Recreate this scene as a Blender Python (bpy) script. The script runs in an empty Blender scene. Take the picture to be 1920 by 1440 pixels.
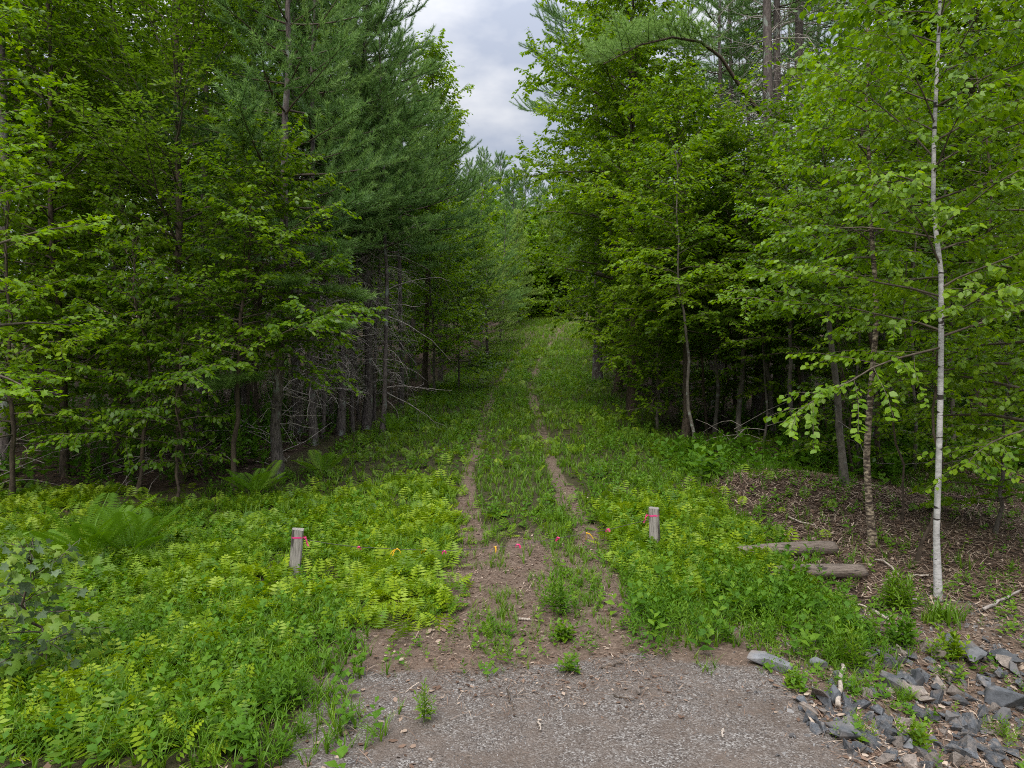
import bpy, bmesh, math
import numpy as np
from math import pi, sin, cos, radians as D

C = bpy.context.scene
COL = C.collection

# ------------------------------------------------------------------ camera
F, HOR, CAMZ = 1321.0, 700.0, 2.35            # focal length and horizon row in photo pixels, eye height (m)
cd = bpy.data.cameras.new('camera'); cam = bpy.data.objects.new('camera', cd); COL.objects.link(cam)
cd.sensor_width = 36.0; cd.lens = 36.0 * F / 1920.0; cd.clip_start = 0.05; cd.clip_end = 2000
cam.location = (0, 0, CAMZ); cam.rotation_euler = (D(90) - math.atan(20 / F), 0, 0)
C.camera = cam

# ------------------------------------------------------------------ sky, sun, exposure
SUN_EL, SUN_AZ = D(48), D(200)                # azimuth clockwise from +Y: high, behind the camera and a little left
w = bpy.data.worlds.new('World'); C.world = w; w.use_nodes = True
nt = w.node_tree; N = nt.nodes; L = nt.links
for n in list(N): N.remove(n)
out = N.new('ShaderNodeOutputWorld'); bg = N.new('ShaderNodeBackground'); bg.inputs[1].default_value = 0.1
sky = N.new('ShaderNodeTexSky'); sky.sky_type = 'NISHITA'; sky.sun_disc = False
sky.sun_elevation = SUN_EL; sky.sun_rotation = SUN_AZ
tc = N.new('ShaderNodeTexCoord'); mp = N.new('ShaderNodeMapping'); mp.inputs['Scale'].default_value = (1.0, 1.0, 2.2)
L.new(tc.outputs['Generated'], mp.inputs[0])
nz = N.new('ShaderNodeTexNoise'); nz.inputs['Scale'].default_value = 6.0; nz.inputs['Detail'].default_value = 6; nz.inputs['Roughness'].default_value = .5
L.new(mp.outputs[0], nz.inputs['Vector'])
cr = N.new('ShaderNodeValToRGB')
cr.color_ramp.elements[0].position = .40; cr.color_ramp.elements[0].color = (.56, .61, .73, 1)
cr.color_ramp.elements[1].position = .62; cr.color_ramp.elements[1].color = (.94, .95, .985, 1)
L.new(nz.outputs[0], cr.inputs[0])
sx = N.new('ShaderNodeSeparateXYZ'); L.new(tc.outputs['Generated'], sx.inputs[0])
mr = N.new('ShaderNodeMapRange'); mr.inputs[1].default_value = 0; mr.inputs[2].default_value = 1   # overcast sky: brighter overhead
mr.inputs[3].default_value = 3.7; mr.inputs[4].default_value = 28.0
pw_ = N.new('ShaderNodeMath'); pw_.operation = 'POWER'; pw_.use_clamp = True; pw_.inputs[1].default_value = 3.2; L.new(sx.outputs[2], pw_.inputs[0]); L.new(pw_.outputs[0], mr.inputs[0])
vm = N.new('ShaderNodeVectorMath'); vm.operation = 'SCALE'; L.new(cr.outputs[0], vm.inputs[0]); L.new(mr.outputs[0], vm.inputs['Scale'])
mx = N.new('ShaderNodeMix'); mx.data_type = 'RGBA'; mx.inputs[0].default_value = .9
L.new(sky.outputs[0], mx.inputs[6]); L.new(vm.outputs[0], mx.inputs[7])
L.new(mx.outputs[2], bg.inputs[0]); L.new(bg.outputs[0], out.inputs[0])

sd = bpy.data.lights.new('sun', 'SUN'); sd.energy = 1.5; sd.angle = D(22); sd.color = (1, .955, .88)
so = bpy.data.objects.new('sun', sd); COL.objects.link(so)
so.rotation_euler = (pi / 2 - SUN_EL, 0, pi - SUN_AZ)
C.view_settings.view_transform = 'Standard'; C.view_settings.look = 'None'
C.view_settings.exposure = 1.0; C.view_settings.gamma = 1
C.render.engine = 'CYCLES'
cy = C.cycles
cy.max_bounces = 4; cy.diffuse_bounces = 2; cy.glossy_bounces = 2; cy.transmission_bounces = 3; cy.transparent_max_bounces = 4
cy.filter_width = 1.05; cy.sample_clamp_indirect = 4; cy.use_denoising = False; cy.caustics_reflective = cy.caustics_refractive = False

# ------------------------------------------------------------------ noise and small maths
def sstep(a, b, x):
    t = np.clip((np.asarray(x, float) - a) / (b - a), 0, 1); return t * t * (3 - 2 * t)
def _h(i, j, s):
    v = np.sin(i * 127.1 + j * 311.7 + s * 74.7) * 43758.5453
    return v - np.floor(v)
def vn(x, y, s=0):
    x = np.asarray(x, float); y = np.asarray(y, float)
    i = np.floor(x); j = np.floor(y); u = x - i; v = y - j
    u = u * u * (3 - 2 * u); v = v * v * (3 - 2 * v)
    return (_h(i, j, s) * (1 - u) + _h(i + 1, j, s) * u) * (1 - v) + (_h(i, j + 1, s) * (1 - u) + _h(i + 1, j + 1, s) * u) * v
def fbm(x, y, s=0, o=3):
    r = 0; a = .5; t = 0
    for k in range(o):
        r = r + a * vn(x * 2 ** k, y * 2 ** k, s + k * 7); t += a; a *= .55
    return r / t
TY = np.array([-60, -10, 0, 4, 8, 13, 20, 31, 42, 58, 72, 90, 130, 220, 500.])
TZ = np.array([0, 0, 0, 0, .1, .55, .9, 1.65, 2.95, 6.35, 8.2, 11.5, 20, 32, 40.])
def prof(y):
    return sum(np.interp(y + o * (1 + .05 * np.clip(y, 0, 60)), TY, TZ) for o in (-1, -.5, 0, .5, 1)) / 5
def xc(y): return np.interp(y, [0, 5, 8, 13, 20, 31, 42, 50, 58, 66, 80, 120], [.3, .3, .27, .0, 0, 0, .8, 2, 3.6, 6, 12, 40])
def terr(x, y):
    x = np.asarray(x, float); y = np.asarray(y, float)
    z = prof(y)
    z = z + .28 * sstep(3.5, 8, x) * sstep(9, 15, y) + .45 * sstep(-3.5, -8, x) * sstep(13, 26, y) * sstep(60, 40, y)
    z = z - .32 * sstep(1.9, 3.6, x) * sstep(6.6, 4.6, y)
    z = z + .32 * np.exp(-((x - 4.3) ** 2 / 2.2 + (y - 11.2) ** 2 / 1.0))
    r = np.abs(np.abs(x - xc(y)) - .8)
    z = z - .05 * sstep(.4, .1, r) * sstep(6, 9, y)
    rough = .35 + .65 * sstep(5.2, 7, y)
    z = z + rough * (.16 * (fbm(x * .5, y * .5, 3) - .5) + .07 * (fbm(x * 2.1, y * 2.1, 9) - .5)) * sstep(-2, 5, y)
    return z
def at(px, d):                                  # a point on the ground at depth d, at the photo column px
    x = (px - 960) / F * d; return np.array([x, d, float(terr(x, d))])
def gp(px, py):                                 # the ground point seen at a photo pixel
    d = np.linspace(3, 70, 4000); r = HOR + (CAMZ - terr((px - 960) / F * d, d)) * F / d
    return at(px, float(d[np.argmax(r < py)]))

# ------------------------------------------------------------------ mesh building
class MB:
    def __init__(s): s.V = []; s.F = []; s.T = []; s.n = 0
    def add(s, V, Fs, tint=0.5):
        V = np.asarray(V, float).reshape(-1, 3)
        s.V.append(V)
        for f in Fs: s.F.append(np.asarray(f, int) + s.n)
        s.T.append(np.full(len(V), tint, float) if np.isscalar(tint) else np.asarray(tint, float)); s.n += len(V)
    def inst(s, V, Fs, P, M, tint):             # copies of a small shape: positions P (m,3), matrices M (m,3,3)
        V = np.asarray(V, float); m = len(P)
        if m == 0: return
        n = len(V)
        W = np.einsum('mij,nj->mni', M, V) + P[:, None, :]
        off = np.arange(m) * n
        s.add(W.reshape(-1, 3), [(np.asarray(f)[None] + off[:, None, None]).reshape(-1, np.asarray(f).shape[1]) for f in Fs], np.repeat(tint, n))
    def tube(s, path, rad, sides=5, tint=.5, cap=False):
        p = np.asarray(path, float); n = len(p); r = np.broadcast_to(np.asarray(rad, float), (n,))
        t = np.gradient(p, axis=0); t /= np.linalg.norm(t, axis=1)[:, None] + 1e-9
        ref = np.array([0, 0, 1.]) if abs(t[:, 2]).mean() < .8 else np.array([1., 0, 0])
        a = np.cross(t, ref); a /= np.linalg.norm(a, axis=1)[:, None] + 1e-9; b = np.cross(a, t)
        th = np.arange(sides) * 2 * pi / sides
        V = p[:, None] + r[:, None, None] * (np.cos(th)[None, :, None] * a[:, None] + np.sin(th)[None, :, None] * b[:, None])
        i = np.arange(n - 1)[:, None] * sides; k = np.arange(sides)[None]; k2 = (k + 1) % sides
        Fq = np.stack([i + k, i + k2, i + sides + k2, i + sides + k], -1).reshape(-1, 4)
        fs = [Fq]
        if cap: fs += [np.arange(sides)[None, ::-1], (np.arange(sides) + (n - 1) * sides)[None]]
        s.add(V.reshape(-1, 3), fs, tint)
    def mesh(s, name, mat, flat=False):
        me = bpy.data.meshes.new(name)
        V = np.concatenate(s.V); T = np.concatenate(s.T)
        me.vertices.add(len(V)); me.vertices.foreach_set('co', V.astype(np.float32).ravel())
        li = np.concatenate([f.ravel() for f in s.F]); tot = np.concatenate([np.full(len(f), f.shape[1]) for f in s.F])
        me.loops.add(len(li)); me.loops.foreach_set('vertex_index', li.astype(np.int32))
        me.polygons.add(len(tot)); me.polygons.foreach_set('loop_start', (np.cumsum(tot) - tot).astype(np.int32))
        at_ = me.attributes.new('tint', 'FLOAT', 'POINT'); at_.data.foreach_set('value', T.astype(np.float32))
        if flat:
            sh = me.attributes.new('sharp_face', 'BOOLEAN', 'FACE'); sh.data.foreach_set('value', np.ones(len(tot), bool))
        me.update(calc_edges=True); me.materials.append(mat); return me
    def build(s, name, mat, parent=None, flat=False):
        o = bpy.data.objects.new(name, s.mesh(name, mat, flat)); COL.objects.link(o)
        if parent is not None: o.parent = parent
        return o
def tag(o, label=None, cat=None, group=None, kind=None):
    for k, v in (('label', label), ('category', cat), ('group', group), ('kind', kind)):
        if v: o[k] = v
    return o
def thing(name, label, cat, loc, group=None, rz=0.0, s=1.0):
    o = bpy.data.objects.new(name, None); o.empty_display_size = .2; COL.objects.link(o)
    o.location = loc; o.rotation_euler = (0, 0, rz); o.scale = (s, s, s); return tag(o, label, cat, group)
def dirv(az, el): return np.stack([np.cos(az) * np.cos(el), np.sin(az) * np.cos(el), np.sin(el)], -1)
def frames(d, up):                              # matrices with x along d and z near up
    d = d / (np.linalg.norm(d, axis=-1, keepdims=True) + 1e-9)
    yv = np.cross(up, d); yv /= np.linalg.norm(yv, axis=-1, keepdims=True) + 1e-9
    return np.stack([d, yv, np.cross(d, yv)], -1)

# ------------------------------------------------------------------ materials
def nmat(name):
    m = bpy.data.materials.new(name); m.use_nodes = True; t = m.node_tree
    for n in list(t.nodes): t.nodes.remove(n)
    o = t.nodes.new('ShaderNodeOutputMaterial'); p = t.nodes.new('ShaderNodeBsdfPrincipled'); t.links.new(p.outputs[0], o.inputs[0])
    return m, t, o, p
def ramp(t, stops):
    r = t.nodes.new('ShaderNodeValToRGB'); e = r.color_ramp.elements
    while len(e) < len(stops): e.new(.5)
    for q, (pos, c) in zip(e, stops): q.position = pos; q.color = (*c, 1)
    return r
def leaf_mat(name, cols, rough=.5, trans=.35, spec=.35, back=None):
    m, t, o, p = nmat(name); n = t.nodes; l = t.links
    a = n.new('ShaderNodeAttribute'); a.attribute_name = 'tint'
    k = len(cols); r = ramp(t, [(i / (k - 1), c) for i, c in enumerate(cols)]); l.new(a.outputs['Fac'], r.inputs[0])
    colour = r.outputs[0]
    if back:
        g = n.new('ShaderNodeNewGeometry'); mxx = n.new('ShaderNodeMix'); mxx.data_type = 'RGBA'
        mxx.inputs[7].default_value = (*back, 1); l.new(g.outputs['Backfacing'], mxx.inputs[0]); l.new(colour, mxx.inputs[6]); colour = mxx.outputs[2]
    l.new(colour, p.inputs['Base Color']); p.inputs['Roughness'].default_value = rough; p.inputs['Specular IOR Level'].default_value = spec
    if trans > 0:
        tr = n.new('ShaderNodeBsdfTranslucent'); hs = n.new('ShaderNodeHueSaturation'); hs.inputs['Hue'].default_value = .495
        hs.inputs['Saturation'].default_value = 1.05; hs.inputs['Value'].default_value = 1.25
        l.new(colour, hs.inputs['Color']); l.new(hs.outputs[0], tr.inputs[0])
        ms = n.new('ShaderNodeMixShader'); ms.inputs[0].default_value = trans
        l.new(p.outputs[0], ms.inputs[1]); l.new(tr.outputs[0], ms.inputs[2]); l.new(ms.outputs[0], o.inputs[0])
    return m
def bark_mat(name, c0, c1, scale=(14, 14, 3), bump=.6, lo=.35, hi=.65, spots=None):
    m, t, o, p = nmat(name); n = t.nodes; l = t.links
    tcx = n.new('ShaderNodeTexCoord'); mpx = n.new('ShaderNodeMapping'); mpx.inputs['Scale'].default_value = scale
    l.new(tcx.outputs['Object'], mpx.inputs[0])
    nzx = n.new('ShaderNodeTexNoise'); nzx.inputs['Scale'].default_value = 2.2; nzx.inputs['Detail'].default_value = 6; nzx.inputs['Roughness'].default_value = .65
    l.new(mpx.outputs[0], nzx.inputs['Vector'])
    r = ramp(t, [(lo, c0), (hi, c1)]); l.new(nzx.outputs[0], r.inputs[0]); colour = r.outputs[0]
    if spots:                                   # lichen or black bands with a pattern of their own
        (sc2, s0, s1, cc) = spots
        mp2 = n.new('ShaderNodeMapping'); mp2.inputs['Scale'].default_value = sc2; l.new(tcx.outputs['Object'], mp2.inputs[0])
        n2 = n.new('ShaderNodeTexNoise'); n2.inputs['Scale'].default_value = 1; n2.inputs['Detail'].default_value = 3; l.new(mp2.outputs[0], n2.inputs['Vector'])
        r2 = ramp(t, [(s0, (0, 0, 0)), (s1, (1, 1, 1))]); l.new(n2.outputs[0], r2.inputs[0])
        m2 = n.new('ShaderNodeMix'); m2.data_type = 'RGBA'; m2.inputs[7].default_value = (*cc, 1)
        l.new(r2.outputs[0], m2.inputs[0]); l.new(colour, m2.inputs[6]); colour = m2.outputs[2]
    l.new(colour, p.inputs['Base Color']); p.inputs['Roughness'].default_value = .85; p.inputs['Specular IOR Level'].default_value = .2
    b = n.new('ShaderNodeBump'); b.inputs['Strength'].default_value = bump; b.inputs['Distance'].default_value = .02
    l.new(nzx.outputs[0], b.inputs['Height']); l.new(b.outputs[0], p.inputs['Normal'])
    return m
M = {}
M['beech'] = leaf_mat('beech_leaf', [(.055, .125, .004), (.11, .21, .007), (.20, .31, .011)], .42, .5, .4)
M['cherry'] = leaf_mat('cherry_leaf', [(.08, .165, .010), (.12, .22, .015), (.17, .27, .03)], .33, .4, .6)
M['maple'] = leaf_mat('maple_leaf', [(.075, .155, .004), (.145, .26, .007), (.24, .36, .011)], .5, .5, .3)
M['bright'] = leaf_mat('young_maple_leaf', [(.12, .23, .010), (.18, .32, .012), (.25, .38, .015)], .45, .48, .35)
M['birch'] = leaf_mat('birch_leaf', [(.095, .19, .008), (.155, .28, .011), (.235, .365, .016)], .42, .48, .4)
M['whiteback'] = leaf_mat('pale_backed_maple_leaf', [(.08, .16, .012), (.12, .21, .016), (.18, .25, .02)], .5, .25, .3, back=(.13, .19, .09))
M['needle'] = leaf_mat('pine_needle', [(.062, .14, .030), (.13, .245, .055), (.25, .39, .10)], .5, .35, .3)
M['needle_light'] = leaf_mat('young_pine_needle', [(.16, .26, .04), (.24, .36, .06), (.34, .45, .09)], .5, .2, .3)
M['fern'] = leaf_mat('fern_frond', [(.060, .14, .006), (.155, .26, .008), (.275, .375, .012)], .5, .35, .3)
M['tallfern'] = leaf_mat('tall_fern_frond', [(.08, .18, .008), (.12, .25, .010), (.18, .31, .012)], .5, .35, .3)
M['grass'] = leaf_mat('grass_blade', [(.065, .15, .008), (.11, .22, .010), (.19, .29, .016)], .45, .35, .3)
M['weed'] = leaf_mat('weed_leaf', [(.055, .14, .010), (.09, .20, .012), (.15, .26, .018)], .6, .35, .2)
M['litter'] = leaf_mat('dead_leaf', [(.07, .04, .026), (.20, .13, .09), (.48, .38, .29)], .8, .08, .15)
M['ribbon_pink'] = leaf_mat('pink_flagging_tape', [(.80, .05, .22), (.85, .10, .30)], .35, .25, .4)
M['ribbon_yellow'] = leaf_mat('yellow_flagging_tape', [(.70, .38, .01), (.75, .45, .02)], .35, .25, .4)
M['pinebark'] = bark_mat('pine_bark', (.045, .036, .033), (.18, .15, .135), (16, 16, 3.5), .9, spots=((5, 5, 3), .58, .66, (.22, .24, .21)))
M['deadtwig'] = bark_mat('dead_twig', (.18, .155, .14), (.42, .37, .33), (8, 8, 8), .2)
M['greybark'] = bark_mat('smooth_grey_bark', (.06, .053, .043), (.15, .13, .105), (7, 7, 4), .3, spots=((6, 6, 9), .60, .66, (.20, .21, .18)))
M['brownbark'] = bark_mat('brown_bark', (.045, .034, .025), (.12, .09, .065), (10, 10, 4), .5)
M['birchbark'] = bark_mat('white_birch_bark', (.20, .19, .18), (.46, .445, .43), (4, 4, 9), .5, .30, .55, spots=((5, 5, 19), .625, .655, (.04, .034, .03)))
M['yellowbirch'] = bark_mat('flaking_yellow_birch_bark', (.08, .06, .045), (.42, .34, .24), (7, 7, 16), .8, .44, .6, spots=((4, 4, 14), .56, .6, (.05, .035, .03)))
M['twig'] = bark_mat('twig', (.06, .05, .035), (.14, .115, .085), (6, 6, 6), .2)
M['timber'] = bark_mat('weathered_timber', (.085, .065, .052), (.28, .225, .185), (2.5, 40, 40), .7, .34, .68, spots=((3, 22, 22), .60, .64, (.06, .05, .045)))
M['post'] = bark_mat('weathered_post', (.13, .115, .10), (.38, .345, .31), (45, 45, 2.2), .5, .33, .66, spots=((26, 26, 2.0), .60, .64, (.07, .06, .052)))
M['deadwood'] = bark_mat('bleached_stick', (.22, .18, .14), (.50, .43, .36), (20, 20, 6), .4)
def stone_mat(name, c0, c1, fleck):
    m, t, o, p = nmat(name); n = t.nodes; l = t.links
    tcx = n.new('ShaderNodeTexCoord'); oi = n.new('ShaderNodeObjectInfo')
    ad = n.new('ShaderNodeVectorMath'); l.new(tcx.outputs['Object'], ad.inputs[0]); l.new(oi.outputs['Location'], ad.inputs[1])
    a = n.new('ShaderNodeTexNoise'); a.inputs['Scale'].default_value = 9; a.inputs['Detail'].default_value = 8; a.inputs['Roughness'].default_value = .62; l.new(ad.outputs[0], a.inputs['Vector'])
    r = ramp(t, [(.32, c0), (.6, c1), (.78, fleck)]); l.new(a.outputs[0], r.inputs[0])
    st = n.new('ShaderNodeTexNoise'); st.inputs['Scale'].default_value = 4.5; st.inputs['Detail'].default_value = 6; l.new(ad.outputs[0], st.inputs['Vector']); sr = ramp(t, [(.48, (0, 0, 0)), (.66, (.7, .7, .7))]); l.new(st.outputs[0], sr.inputs[0])
    sm = n.new('ShaderNodeMix'); sm.data_type = 'RGBA'; sm.inputs[7].default_value = (.15, .12, .095, 1); l.new(sr.outputs[0], sm.inputs[0]); l.new(r.outputs[0], sm.inputs[6])
    hs = n.new('ShaderNodeHueSaturation'); mrx = n.new('ShaderNodeMapRange'); mrx.inputs[3].default_value = .65; mrx.inputs[4].default_value = 1.3
    l.new(oi.outputs['Random'], mrx.inputs[0]); l.new(mrx.outputs[0], hs.inputs['Value']); l.new(sm.outputs[2], hs.inputs['Color'])
    l.new(hs.outputs[0], p.inputs['Base Color']); p.inputs['Roughness'].default_value = .8
    b = n.new('ShaderNodeBump'); b.inputs['Strength'].default_value = .9; b.inputs['Distance'].default_value = .02; l.new(a.outputs[0], b.inputs['Height']); l.new(b.outputs[0], p.inputs['Normal'])
    return m
M['stone_grey'] = stone_mat('blue_grey_stone', (.040, .043, .047), (.10, .105, .112), (.26, .265, .27))
M['stone_brown'] = stone_mat('brown_stone', (.10, .085, .07), (.22, .18, .15), (.42, .37, .31))
M['stone_pale'] = stone_mat('pale_stone', (.09, .092, .095), (.17, .172, .178), (.36, .36, .355))

def ground_mat():
    m, t, o, p = nmat('ground_surface'); n = t.nodes; l = t.links
    tcx = n.new('ShaderNodeTexCoord'); P = tcx.outputs['Object']
    def att(nm): a = n.new('ShaderNodeAttribute'); a.attribute_name = nm; return a.outputs['Fac']
    def noise(s, d=5, r=.6, sc=None):
        x = n.new('ShaderNodeTexNoise'); x.inputs['Scale'].default_value = s; x.inputs['Detail'].default_value = d; x.inputs['Roughness'].default_value = r; l.new(P, x.inputs['Vector']); return x.outputs[0]
    def math_(op, a, b):
        x = n.new('ShaderNodeMath'); x.operation = op; x.use_clamp = False
        for i, v in enumerate((a, b)):
            if isinstance(v, (int, float)): x.inputs[i].default_value = v
            else: l.new(v, x.inputs[i])
        return x.outputs[0]
    def mixc(f, a, b):
        x = n.new('ShaderNodeMix'); x.data_type = 'RGBA'; l.new(f, x.inputs[0]); l.new(a, x.inputs[6]); l.new(b, x.inputs[7]); return x.outputs[2]
    def soft(mask, amt=.9):                     # ragged edge of a patch
        r = ramp(t, [(.42, (0, 0, 0)), (.58, (1, 1, 1))]); s = math_('ADD', mask, math_('MULTIPLY', math_('SUBTRACT', noise(5, 8, .75), .5), amt)); l.new(s, r.inputs[0]); return r.outputs[0]
    vo = n.new('ShaderNodeTexVoronoi'); vo.inputs['Scale'].default_value = 95; l.new(P, vo.inputs['Vector'])
    sp = n.new('ShaderNodeSeparateColor'); l.new(vo.outputs['Color'], sp.inputs[0])
    grv = ramp(t, [(0, (.062, .050, .042)), (.45, (.135, .115, .100)), (.8, (.20, .178, .158)), (.97, (.34, .32, .295))]); l.new(sp.outputs[0], grv.inputs[0])
    vo2 = n.new('ShaderNodeTexVoronoi'); vo2.inputs['Scale'].default_value = 34; l.new(P, vo2.inputs['Vector'])
    fine = ramp(t, [(.3, (.085, .062, .046)), (.7, (.175, .138, .112))]); l.new(noise(3.5, 9, .7), fine.inputs[0])
    mm = ramp(t, [(.40, (0, 0, 0)), (.62, (1, 1, 1))]); l.new(noise(2.2, 6, .7), mm.inputs[0])
    gravel = mixc(math_('MULTIPLY', mm.outputs[0], .85), grv.outputs[0], fine.outputs[0])
    dirt = ramp(t, [(.3, (.075, .05, .036)), (.55, (.16, .115, .085)), (.75, (.30, .235, .185))]); l.new(noise(26, 8, .75), dirt.inputs[0])
    lit = ramp(t, [(.3, (.026, .018, .013)), (.55, (.062, .042, .030)), (.75, (.14, .10, .075))]); l.new(noise(17, 8, .78), lit.inputs[0])
    grn = ramp(t, [(.35, (.035, .032, .016)), (.7, (.075, .065, .030))]); l.new(noise(9, 6, .7), grn.inputs[0])
    c = mixc(soft(att('litter')), grn.outputs[0], lit.outputs[0])
    c = mixc(soft(att('dirt')), c, dirt.outputs[0])
    c = mixc(soft(att('gravel'), .5), c, gravel)
    l.new(c, p.inputs['Base Color']); p.inputs['Roughness'].default_value = 1; p.inputs['Specular IOR Level'].default_value = .15
    b = n.new('ShaderNodeBump'); b.inputs['Strength'].default_value = .8; b.inputs['Distance'].default_value = .015
    l.new(math_('ADD', math_('MULTIPLY', vo.outputs['Distance'], -.8), noise(22, 8, .8)), b.inputs['Height']); l.new(b.outputs[0], p.inputs['Normal'])
    return m

# ------------------------------------------------------------------ what covers the ground where
def m_gravel(x, y): return sstep(5.9, 5.2, y + 1.1 * (fbm(x * 1.1, y * 1.1, 21) - .5)) * sstep(-1.65, -1.2, x - .12 * (4.6 - y)) * sstep(2.35, 1.85, x) 
def m_rut(x, y):
    r = np.abs(np.abs(x - xc(y)) - .8)
    return sstep(.28, .08, r + .22 * (fbm(x * 1.5, y * .9, 31) - .5)) * sstep(5, 7, y) * (sstep(.30, .55, fbm(x * .4 + 3, y * .35, 33)) * .36 + .58) * (1 - .18 * sstep(11, 18, y))
def strips(x, y): return np.maximum.reduce([sstep(.34, .14, np.abs(x - c + .25 * (fbm(x * 2, y * 1.3, 44) - .5))) for c in (-.5, .22, 1.1)])
def m_chips(x, y): return (.62 + .38 * strips(x, y)) * sstep(1.35, .75, np.abs(x - .25) + .6 * (fbm(x * 1.5, y * 1.5, 41) - .5)) * sstep(10.2, 8.2, y + 2 * (fbm(x, y, 42) - .5)) * sstep(4.5, 5.6, y)
def m_crest(x, y): return sstep(46, 52, y) * .55
def m_mulch(x, y): return sstep(2.6, 3.6, x + 1.2 * (fbm(x, y, 51) - .5) - .05 * (y - 7)) * sstep(6.4, 7.4, y + .6 * (fbm(x * 2, y * 2, 52) - .5)) * sstep(15, 12.5, y)
def m_riprap(x, y): return sstep(1.85, 2.25, x + .25 * (fbm(x * 2, y * 2, 61) - .5)) * sstep(6.9, 6.3, y - .22 * (x - 2.4))
def left_edge(y): return np.interp(y, [10.5, 12, 13, 20, 33, 42, 50, 58, 64, 70], [-9, -4.6, -4.1, -3.9, -3.6, -2.6, -1.5, -.8, 0, 1.5])
def right_edge(y): return np.interp(y, [8, 10, 14, 20, 30, 45, 58, 66], [6, 4.6, 4.0, 4.3, 4.6, 5.2, 7.5, 9.5])
def m_forest(x, y):
    q = .9 * (fbm(x * .8, y * .8, 71) - .5)
    return np.maximum(np.maximum(sstep(0, -1.0, x - left_edge(y) + q) * sstep(10.6, 12.2, y + q), sstep(0, 1.2, x - right_edge(y) + q) * sstep(11, 14, y)), sstep(66, 72, y))

def axis(parts):
    a = []
    for s, e, st in parts: a.append(np.arange(s, e, st))
    return np.unique(np.concatenate(a))
gx = axis([(-400, -60, 20), (-60, -14, 2), (-14, -6, .5), (-6, 6, .1), (6, 14, .5), (14, 60, 2), (60, 401, 20)])
gy = axis([(-80, -10, 5), (-10, 2, 1), (2, 14, .1), (14, 34, .25), (34, 70, .5), (70, 140, 3), (140, 901, 25)])
X, Y = np.meshgrid(gx, gy); Z = terr(X, Y)
V = np.stack([X, Y, Z], -1).reshape(-1, 3); nx = len(gx)
ii = (np.arange(len(gy) - 1)[:, None] * nx + np.arange(nx - 1)[None]).ravel()
g = MB(); g.add(V, [np.stack([ii, ii + 1, ii + nx + 1, ii + nx], -1)])
ground = g.build('ground', ground_mat()); tag(ground, 'ground of gravel, trampled wood chips, leaf litter and grass running uphill', 'ground', kind='structure')
x_, y_ = V[:, 0], V[:, 1]
for nm, arr in (('gravel', np.maximum(m_gravel(x_, y_), sstep(3.6, 3.0, y_))), ('dirt', np.maximum.reduce([m_rut(x_, y_), m_chips(x_, y_), .85 * sstep(4.6, 5.0, y_) * sstep(6.7, 6.1, y_) * sstep(-2.1, -1.7, x_) * sstep(3.0, 2.6, x_), m_crest(x_, y_), m_mulch(x_, y_) * .4 * sstep(12, 9.5, y_), m_riprap(x_, y_) * .8])),
                ('litter', np.maximum(m_forest(x_, y_), m_mulch(x_, y_)))):
    a_ = ground.data.attributes.new(nm, 'FLOAT', 'POINT'); a_.data.foreach_set('value', np.clip(arr, 0, 1).astype(np.float32))

# ------------------------------------------------------------------ leaf and plant shapes (length 1 along +x, face up +z)
def oval(wd=.6): return (np.array([(0, 0, 0), (.33, -.5 * wd, -.07), (.72, -.36 * wd, -.09), (1, 0, -.16), (.72, .36 * wd, -.09), (.33, .5 * wd, -.07)]), [np.array([[0, 1, 2, 3], [0, 3, 4, 5]])])
def kite(wd=.6): return (np.array([(0, 0, 0), (.45, -.5 * wd, -.06), (1, 0, -.1), (.45, .5 * wd, -.06)]), [np.array([[0, 1, 2, 3]])])
def lobed():
    pts = [(0, 0), (.12, -.28), (.02, -.5), (.3, -.42), (.62, -.56), (.56, -.28), (.72, -.2), (1, 0), (.72, .2), (.56, .28), (.62, .56), (.3, .42), (.02, .5), (.12, .28)]
    v = np.array([(.35, 0, .04)] + [(a, b, -.10 * abs(b) - .06 * a * a) for a, b in pts])
    k = len(pts); return v, [np.array([[0, 1 + i, 1 + (i + 1) % k] for i in range(k)])]
OV, KT, LB = oval(.58), kite(.62), lobed()
LANCE, ROUND = oval(.36), oval(.78)

def bpath(p0, az, el, Ln, n, curl, jit, rg):
    t = np.linspace(0, 1, n - 1); e = el + curl * t + rg.normal(0, jit, n - 1) * .5; a = az + np.cumsum(rg.normal(0, jit, n - 1))
    return np.vstack([p0, p0 + np.cumsum(dirv(a, e) * (Ln / (n - 1)), axis=0)]), a, e
def along(path, s):
    k = np.clip(np.asarray(s) * (len(path) - 1), 0, len(path) - 1.001); i = k.astype(int); f = (k - i)[..., None]
    return path[i] * (1 - f) + path[i + 1] * f
def spray_leaves(mb, leaf, path, az, rg, size, spacing, flat, droop, tint0, start=.12):
    Ln = np.linalg.norm(np.diff(path, axis=0), axis=1).sum(); m = max(3, int(Ln / spacing))
    s = start + (1 - start) * (np.arange(m) + rg.random(m) * .8) / m
    P = along(path, s); side = np.where(np.arange(m) % 2 == 0, 1, -1.)
    la = az + side * (.5 + rg.random(m) * .75); le = -droop * (.2 + rg.random(m) * 1.2) + rg.normal(0, .15, m)
    d = dirv(la, le); up = np.array([0, 0, 1.]) + rg.normal(0, flat, (m, 3))
    sc = size * (.7 + .55 * rg.random(m)); Mx = frames(d, up) * sc[:, None, None]
    mb.inst(leaf[0], leaf[1], P + d * .012 + rg.normal(0, .015, (m, 3)), Mx, np.clip(tint0 + rg.normal(0, .2, m), 0, 1))
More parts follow.
